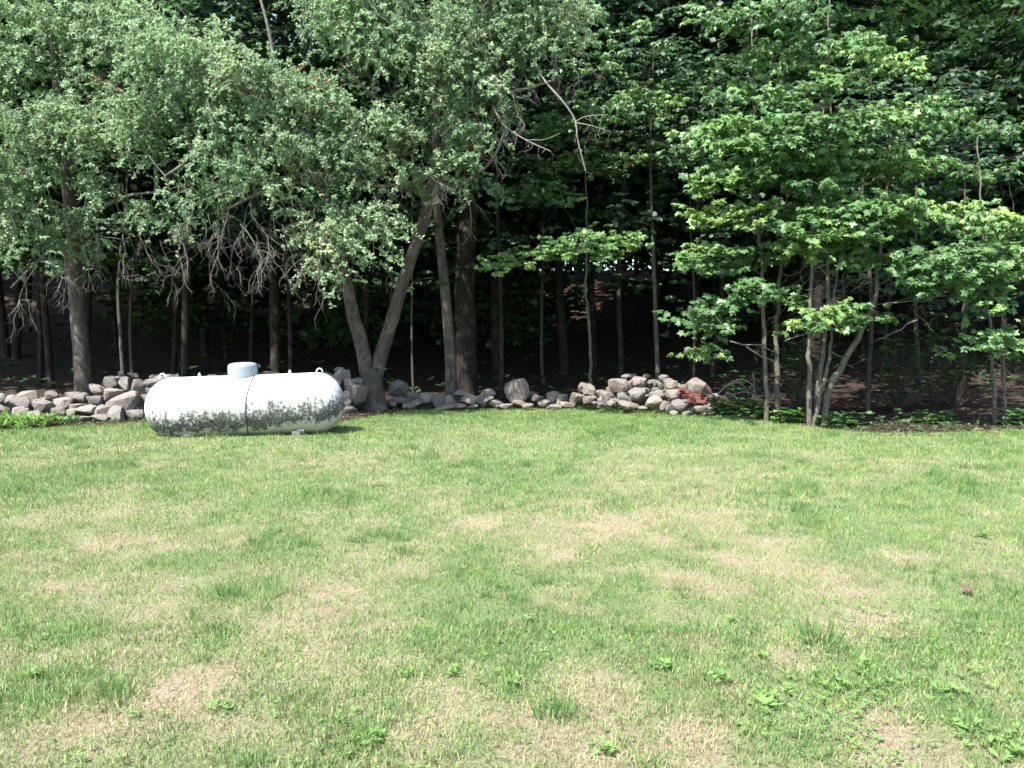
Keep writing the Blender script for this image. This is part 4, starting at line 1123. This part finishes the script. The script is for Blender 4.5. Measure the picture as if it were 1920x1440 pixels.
# a small clearing seen through the trunks above the tank, open towards the sun
CLR = np.array(P(432, 560, 36.0)[:2]); SH = -np.array((TO_SUN.x, TO_SUN.y)) / math.hypot(TO_SUN.x, TO_SUN.y)
def in_clearing(x, y):
    q = np.array((x, y)) - CLR
    t = min(max(-(q @ SH), 0.0), 8.0)
    return np.linalg.norm(q + SH * t) < 2.4
spots = [p for p in spots if not in_clearing(*p)]
spots += [tuple(P(u, 500, d)[:2]) for u, d in ((1130, 60), (1190, 57), (1240, 62), (1300, 58), (1080, 58), (1540, 60), (700, 61))]
used = set(); taken = set()
for i, (x, y) in enumerate(spots):
    k = rs.choice((0, 1, 2) if y < 24.5 and rs.random() < .7 else (0, 1, 2, 3, 3))
    sc = rs.uniform(.9, 1.25) * (1 + max(0, y - 45) * .012); rz = rs.uniform(0, 6.28)
    if k in used: o = copy_tree(protos[k])
    else: o = protos[k]; used.add(k)
    o.location = (x, y, float(ground_z(x, y)))
    o.rotation_euler = (rs.uniform(-.03, .03), rs.uniform(-.03, .03), rz)
    o.scale = (sc, sc, sc)
    if y < 23.5:
        px = 960 + FPX * x / y
        for a, b, phrase in [(-60, 60, "at the picture's left edge behind the wall"), (60, 230, "between the far-left grey trunk and the wall's high end"), (230, 330, "behind the wall above the tank's left end"), (330, 440, "left of the tank's valve dome"), (440, 560, "just right of the tank's valve dome"),
                             (560, 680, "behind the tank's right end"), (680, 800, "inside the fork of the V-shaped tree"), (900, 1000, "behind the rounded boulder"), (1000, 1120, "between rounded boulder and stone pile"), (1120, 1220, "behind the left half of the stone pile"),
                             (1220, 1320, "behind the red bricks"), (1320, 1440, "behind the two-stemmed maple"), (1440, 1600, "behind the many-stemmed maple clump"), (1600, 1780, "in the dark gap right of the leaning maple stem"), (1780, 1950, "behind the right-hand maple sapling")]:
            if a <= px < b and phrase not in taken:
                taken.add(phrase); o["label"] = "shaded forest tree " + phrase
                break
# the tree beside the viewer whose shade falls on the near left corner of the lawn
o = copy_tree(protos[2]); o.location = (-7.8, -5.2, 0); o.rotation_euler = (0, 0, 1.0); o.scale = (1, 1, 1)
o["label"] = "tall tree beside the viewer whose shade falls on the lawn's near left corner"
# young trees lit by the sun in the clearing
def clearing_tree(px, py, d, lab):
    b = foot(px, py, d); root = thing("young_tree", lab, "tree", tuple(b), 0, "young trees in the clearing deep in the woods")
    sk = Skeleton(); p = spline([b, b + (0, 0, 1.5), b + (.1, 0, 3.4)], 12); a = Acc(); tube(a, p, np.linspace(.05, .01, 12), 6); a.build("trunk", M_BARK_BROWN, root, True, origin=b); sk.add(p[2:], np.linspace(.04, .01, 10))
    al, ab = Acc(), Acc()
    forest_crown(al, ab, sk, [(b + (0, 0, .9), (1.0, .8, .5)), (b + (.2, 0, 2.1), (1.2, .9, .8)), (b + (0, 0, 3.1), (.8, .7, .5))], .5, .13, 3, 10, 77, LEAF_SIMPLE)
    ab.build("branches", M_TWIG_DARK, root, True, "stuff", b); al.build("crown", M_MAPLE, root, kind="stuff", origin=b)
clearing_tree(434, 585, 36.0, "small young tree deep in the woods above the tank's valve dome")
clearing_tree(408, 580, 37.0, "second small young tree deep in the woods, just left of the valve dome")

# ------------------------------------------------------------------ low growth
def rosette(acc, c, n, length, width, rise, tone0=.5, template=None):
    T = template if template is not None else (LEAF_OVAL[0] * np.array((1, width / .54, 1)), LEAF_OVAL[1])
    a = RNG.uniform(0, 2 * math.pi, n); el = RNG.uniform(rise * .4, rise, n)
    d = np.stack((np.cos(a) * np.cos(el), np.sin(a) * np.cos(el), np.sin(el)), -1)
    base = np.asarray(c) + np.stack((np.cos(a), np.sin(a), 0 * a), -1) * length * .1
    nm = np.array((0, 0, 1.)) + RNG.normal(0, .2, (n, 3))
    tone = np.stack((np.clip(RNG.normal(tone0, .2, n), 0, 1), np.clip(RNG.normal(.5, .2, n), 0, 1), np.zeros(n)), -1)
    leaves(acc, base, d, nm, length * RNG.uniform(.6, 1.2, n), T, tone)

# leafy plants by the wall at the left edge
for i, (px, py, s, lab) in enumerate([(14, 800, .42, "bright broad-leaved plant at the left edge in front of the wall"), (52, 803, .34, "low leafy plant beside the one at the left edge, paler leaves"),
                                      (92, 796, .30, "small leafy plant at the right end of the green clump by the wall"), (130, 792, .2, "smallest green plant straggling from the clump toward the tank"), (-30, 806, .4, "leafy plant cut by the left border of the picture")]):
    c = G(px, py); a = Acc()
    r = thing("leafy_plant", lab, "plant", tuple(c), 0, "leafy plants at the foot of the left wall")
    for _ in range(9):
        q = RNG.normal(0, s * .35, 3); q[2] = abs(RNG.normal(0, s * .2))
        rosette(a, q, 9, s * .55, .30, 1.1, .55)
    a.build("foliage", M_WEED, r, kind="stuff")
    a = Acc()
    for _ in range(7):
        an = random.uniform(0, 6.28); tube(a, [(0, 0, -.02), (math.cos(an) * s * .2, math.sin(an) * s * .2, s * .25), (math.cos(an) * s * .4, math.sin(an) * s * .4, s * .4)], [.005, .004, .002], 5)
    a.build("stem", M_WEED, r)

# weeds in the lawn, one by one
WEEDS = [(1540, 1210, 'tuft', .16, "tall tuft of grass blades standing right of centre in the lawn"), (1040, 1355, 'tuft', .13, "dense dark green grass tuft near the bottom middle"), (1235, 1255, 'leaf', .07, "pale green rosette weed between the two bottom grass tufts"),
         (990, 1165, 'leaf', .055, "small bright weed alone in the middle of the lawn"), (1140, 1415, 'leaf', .06, "single rounded grey-green weed at the bottom edge"), (1890, 1420, 'leaf', .08, "bright yellow-green broad weed in the bottom right corner"),
         (845, 1265, 'leaf', .06, "light green weed left of the bare dry spot near the bottom"), (760, 1270, 'leaf', .05, "weed a hand's breadth left of the light green one"), (1440, 1235, 'leaf', .07, "leafy weed left of the tall grass tuft"), (1610, 1250, 'leaf', .07, "broad leaf weed at the foot of the tall grass tuft"),
         (410, 1340, 'leaf', .07, "bright weed beside the small dark hollow at lower left"), (430, 1120, 'tuft', .11, "fresh green grass tuft at left centre above the bare patch"), (1340, 1280, 'leaf', .08, "clump of clover-like leaves right of the pale rosette"), (1430, 1320, 'leaf', .08, "spreading clover clump below the leafy weed"),
         (690, 1400, 'leaf', .08, "grey-green weed clump at the bottom left of centre"), (970, 1290, 'leaf', .07, "flat weed above the dark green tuft"), (1780, 1300, 'leaf', .08, "weed patch near the right edge"), (1820, 1370, 'leaf', .08, "weed patch below the one near the right edge"),
         (60, 1270, 'leaf', .08, "yellow-green weed by the left edge"), (210, 1320, 'tuft', .1, "light grass tuft at the lower left"), (1500, 870, 'tuft', .1, "far grass tuft on the rise before the stone pile"), (990, 875, 'tuft', .12, "upright grass stalks in the far middle of the lawn"), (480, 1020, 'tuft', .1, "green grass tuft below the tank"), (760, 1040, 'tuft', .1, "taller grass blades below the forked tree"),
         (1840, 1010, 'leaf', .09, "bright green weed near the right edge, upper lawn"), (1380, 1165, 'leaf', .05, "small weed above the leafy clump right of centre")]
for px, py, kind, s, lab in WEEDS:
    c = G(px, py); c[2] = float(ground_z(c[0], c[1]))
    a = Acc()
    if kind == 'tuft':
        n = 60
        b = RNG.normal(0, s * .28, (n, 3)); b[:, 2] = 0
        d = b * 1.2 / s + RNG.normal(0, .25, (n, 3)); d[:, 2] = RNG.uniform(.9, 1.6, n)
        nm = RNG.normal(0, 1, (n, 3)); nm[:, 2] *= .3
        tone = np.stack((RNG.uniform(0, .5, n), RNG.uniform(.1, .7, n), np.zeros(n)), -1)
        leaves(a, b, d, nm, s * RNG.uniform(.5, 1.2, n), (LEAF_OVAL[0] * np.array((1, .09, .2)), LEAF_OVAL[1]), tone)
        o = a.build("grass_tuft", M_WEED)
        tag(o, lab, "grass tuft")
    else:
        for _ in range(6):
            q = RNG.normal(0, s * .35, 3); q[2] = RNG.uniform(.008, .03)
            rosette(a, q, 6, s * random.uniform(.35, .65), random.uniform(.3, .6), .6, .6)
        o = a.build("lawn_weed", M_WEED)
        tag(o, lab, "weed")
    o.location = tuple(c)
# scattered clover and small leaves
a = Acc()
for i in range(3450):
    y = 2.6 + 8 * random.random() ** 1.5; x = random.uniform(-.7, .7) * y
    if i > 3000:
        q_ = G(random.gauss(1650, 190), random.gauss(1330, 70)); x, y = q_[0], q_[1]
        if vnoise(np.array([x]), np.array([y]), 3.0, 7)[0] < .45: continue
    elif fbm(np.array([x]), np.array([y]), 1.3, 131, 3)[0] < .53: continue
    rosette(a, (x, y, float(ground_z(x, y)) + random.uniform(.015, .04)), 5, random.uniform(.012, .030), .42, .5, .6)
o = a.build("clover", M_WEED); tag(o, "clover and tiny broad leaves scattered low in the lawn", "clover", kind="stuff")
# fallen leaves on the lawn
def fallen(px, py, s, lab):
    a = Acc(); leaves(a, np.zeros((1, 3)), np.array([(1, .3, .15)]), np.array([(.1, -.3, 1)]), np.array([s]), LEAF_MAPLE, np.array([(.45, .9, 0)]))
    o = a.build("fallen_leaf", M_DEADLEAF); c = G(px, py); c[2] = .045; o.location = tuple(c); tag(o, lab, "leaf")
fallen(1805, 1118, .07, "curled orange dead leaf lying on the grass at the right")

# leaf litter along the lawn edge and on the forest floor
a = Acc(); n = 18000
x = RNG.uniform(-16, 16, n); off = np.abs(RNG.normal(0, 2.6, n)) - .35
y = edge_y(x) + off
z = ground_z(x, y) + RNG.uniform(.002, .02, n)
d = RNG.normal(0, 1, (n, 3)); d[:, 2] *= .25; nm = np.array((0, 0, 1.)) + RNG.normal(0, .35, (n, 3))
leaves(a, np.stack((x, y, z), -1), d, nm, RNG.uniform(.03, .075, n), LEAF_OVAL if False else (LEAF_OVAL[0] * np.array((1, 1.3, 1.5)), LEAF_OVAL[1]), np.stack((RNG.random(n) ** 1.3, RNG.random(n) * .7, np.zeros(n)), -1))
o = a.build("leaf_litter", M_DEADLEAF); tag(o, "brown fallen leaves covering the ground along the wall and under the trees", "leaf litter", kind="stuff")

# low green undergrowth along the right border of the lawn
a = Acc()
for _ in range(330):
    x = random.uniform(3.6, 10.5); y = float(edge_y(x)) + abs(random.gauss(.1, .5)) + .05
    h = abs(random.gauss(.03, .08))
    rosette(a, (x, y, float(ground_z(x, y)) + h), 6, random.uniform(.035, .085), .42, .9, .15)
for _ in range(160):
    x = random.uniform(-9, 3.6); y = float(edge_y(x)) + abs(random.gauss(.1, .3))
    rosette(a, (x, y, float(ground_z(x, y)) + .03), 6, random.uniform(.04, .08), .42, .9, .3)
o = a.build("undergrowth", M_SHADE); tag(o, "low dark green seedlings and groundcover along the edge of the woods", "undergrowth", kind="stuff")

a = Acc()
for _ in range(1500):
    y = random.uniform(17.5, 44); x = random.uniform(-.75, .75) * y
    if y < edge_y(x) + 1.5: continue
    h = abs(random.gauss(.15, .22)) * (1 + y * .01)
    rosette(a, (x, y, float(ground_z(x, y)) + h), 7, random.uniform(.10, .24), .5, .6, .3)
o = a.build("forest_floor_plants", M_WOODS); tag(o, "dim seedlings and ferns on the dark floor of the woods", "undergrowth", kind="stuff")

a = Acc(); n = 15000
x = RNG.uniform(-58, 58, n); y = RNG.uniform(62, 72, n)
top = 1.2 + 6.5 * fbm(x, y * .2, .16, 401, 3) * smooth(.25, .55, vnoise(x, y * .1, .5, 402))
z = ground_z(x, y) + top * RNG.random(n) ** .8
nm = np.array((-.2, -.6, .7)) + RNG.normal(0, .5, (n, 3))
leaves(a, np.stack((x, y, z), -1), RNG.normal(0, 1, (n, 3)), nm, RNG.uniform(.25, .6, n), (LEAF_OVAL[0] * np.array((1, 1.4, 1)), LEAF_OVAL[1]), np.stack((RNG.random(n) * .7, RNG.random(n), np.zeros(n)), -1))
o = a.build("distant_thicket", M_WOODS); tag(o, "far leafy thicket closing the woods at the top of the slope", "thicket", kind="stuff")

def shrub(px, py, d, w, h, lab, n=26, mat=None):
    c = foot(px, py, d); r = thing("shrub", lab, "shrub", tuple(c), 0, "small shrubs at the lawn's edge")
    al, ab = Acc(), Acc()
    for _ in range(n):
        t = np.array((random.gauss(0, w * .4), random.gauss(0, w * .3), random.uniform(.25, 1) * h))
        tube(ab, wiggle_path((0, 0, 0), t, 5, .08), np.linspace(.006, .002, 5), 4, cap=False)
        rosette(al, t, 7, .09, .42, .5, .45, LEAF_SIMPLE)
        rosette(al, t * .75, 5, .08, .42, .5, .35, LEAF_SIMPLE)
    ab.build("stems", M_TWIG_DARK, r, kind="stuff"); al.build("foliage", mat or M_MAPLE, r, kind="stuff")
shrub(1350, 778, 14.5, .35, .35, "small green shrub hugging the right end of the stone pile")
shrub(1412, 786, 13.9, .35, .40, "small shrub at the foot of the pale two-stemmed maple, left side")
shrub(1480, 796, 13.3, .35, .32, "low dark shrub between the two maple clumps")
shrub(1570, 802, 13.0, .5, .28, "low wide shrub right of the leaning maple's foot")
shrub(1740, 800, 13.4, .6, .25, "low spreading shrub in front of the dark gap at the right")
shrub(1905, 800, 13.1, .4, .3, "low shrub right of the right-hand sapling's foot")
shrub(100, 735, 14.7, .2, .25, "tuft of yellowish weeds growing on top of the left wall", 14)
shrub(1500, 770, 15.2, 1.0, 1.7, "head-high dim shrub behind the many-stemmed maple", 80, M_SHADE)
shrub(1680, 775, 15.0, 1.1, 1.6, "dim bushy shrub in the shade right of the leaning maple stem", 80, M_SHADE)
shrub(1790, 775, 15.6, 1.0, 1.9, "taller dim shrub left of the right-hand sapling", 80, M_SHADE)
shrub(1950, 775, 15.0, 1.1, 1.7, "dim shrub at the right edge behind the sapling", 80, M_SHADE)
shrub(1390, 760, 15.4, .6, .8, "small dim shrub behind the dry fallen branches", 50, M_SHADE)
# dry curved roots and fallen branches right of the pile
r = thing("fallen_branch", "tangle of pale dry fallen branches between the stone pile and the maples", "branch", tuple(foot(1400, 770, 14.6)))
a = Acc(); o0 = np.array(r.location)
for (c) in [[(1345, 740), (1365, 722), (1385, 718), (1402, 735), (1405, 765)], [(1370, 716), (1395, 712), (1415, 730), (1418, 770)], [(1360, 735), (1380, 745), (1396, 760)], [(1412, 700), (1414, 730), (1408, 765)], [(1425, 745), (1395, 735), (1365, 745)]]:
    p = spline([P(u, v, 14.6 + random.uniform(-.15, .15)) for u, v in c], 14); tube(a, p, np.linspace(.016, .008, 14), 6)
    for q in p[3::4]: bare_twigs(a, q, RNG.normal(0, 1, 3), .3, .006, 1, .1, 2, .3)
a.build("twigs", M_TWIG, r, True, "stuff", o0)

tri = 0; seen = set()
for o in S.objects:
    if o.type == 'MESH' and o.data.name not in seen:
        seen.add(o.data.name); tri += len(o.data.loops) - 2 * len(o.data.polygons)
print("TRIANGLES", tri, flush=True)
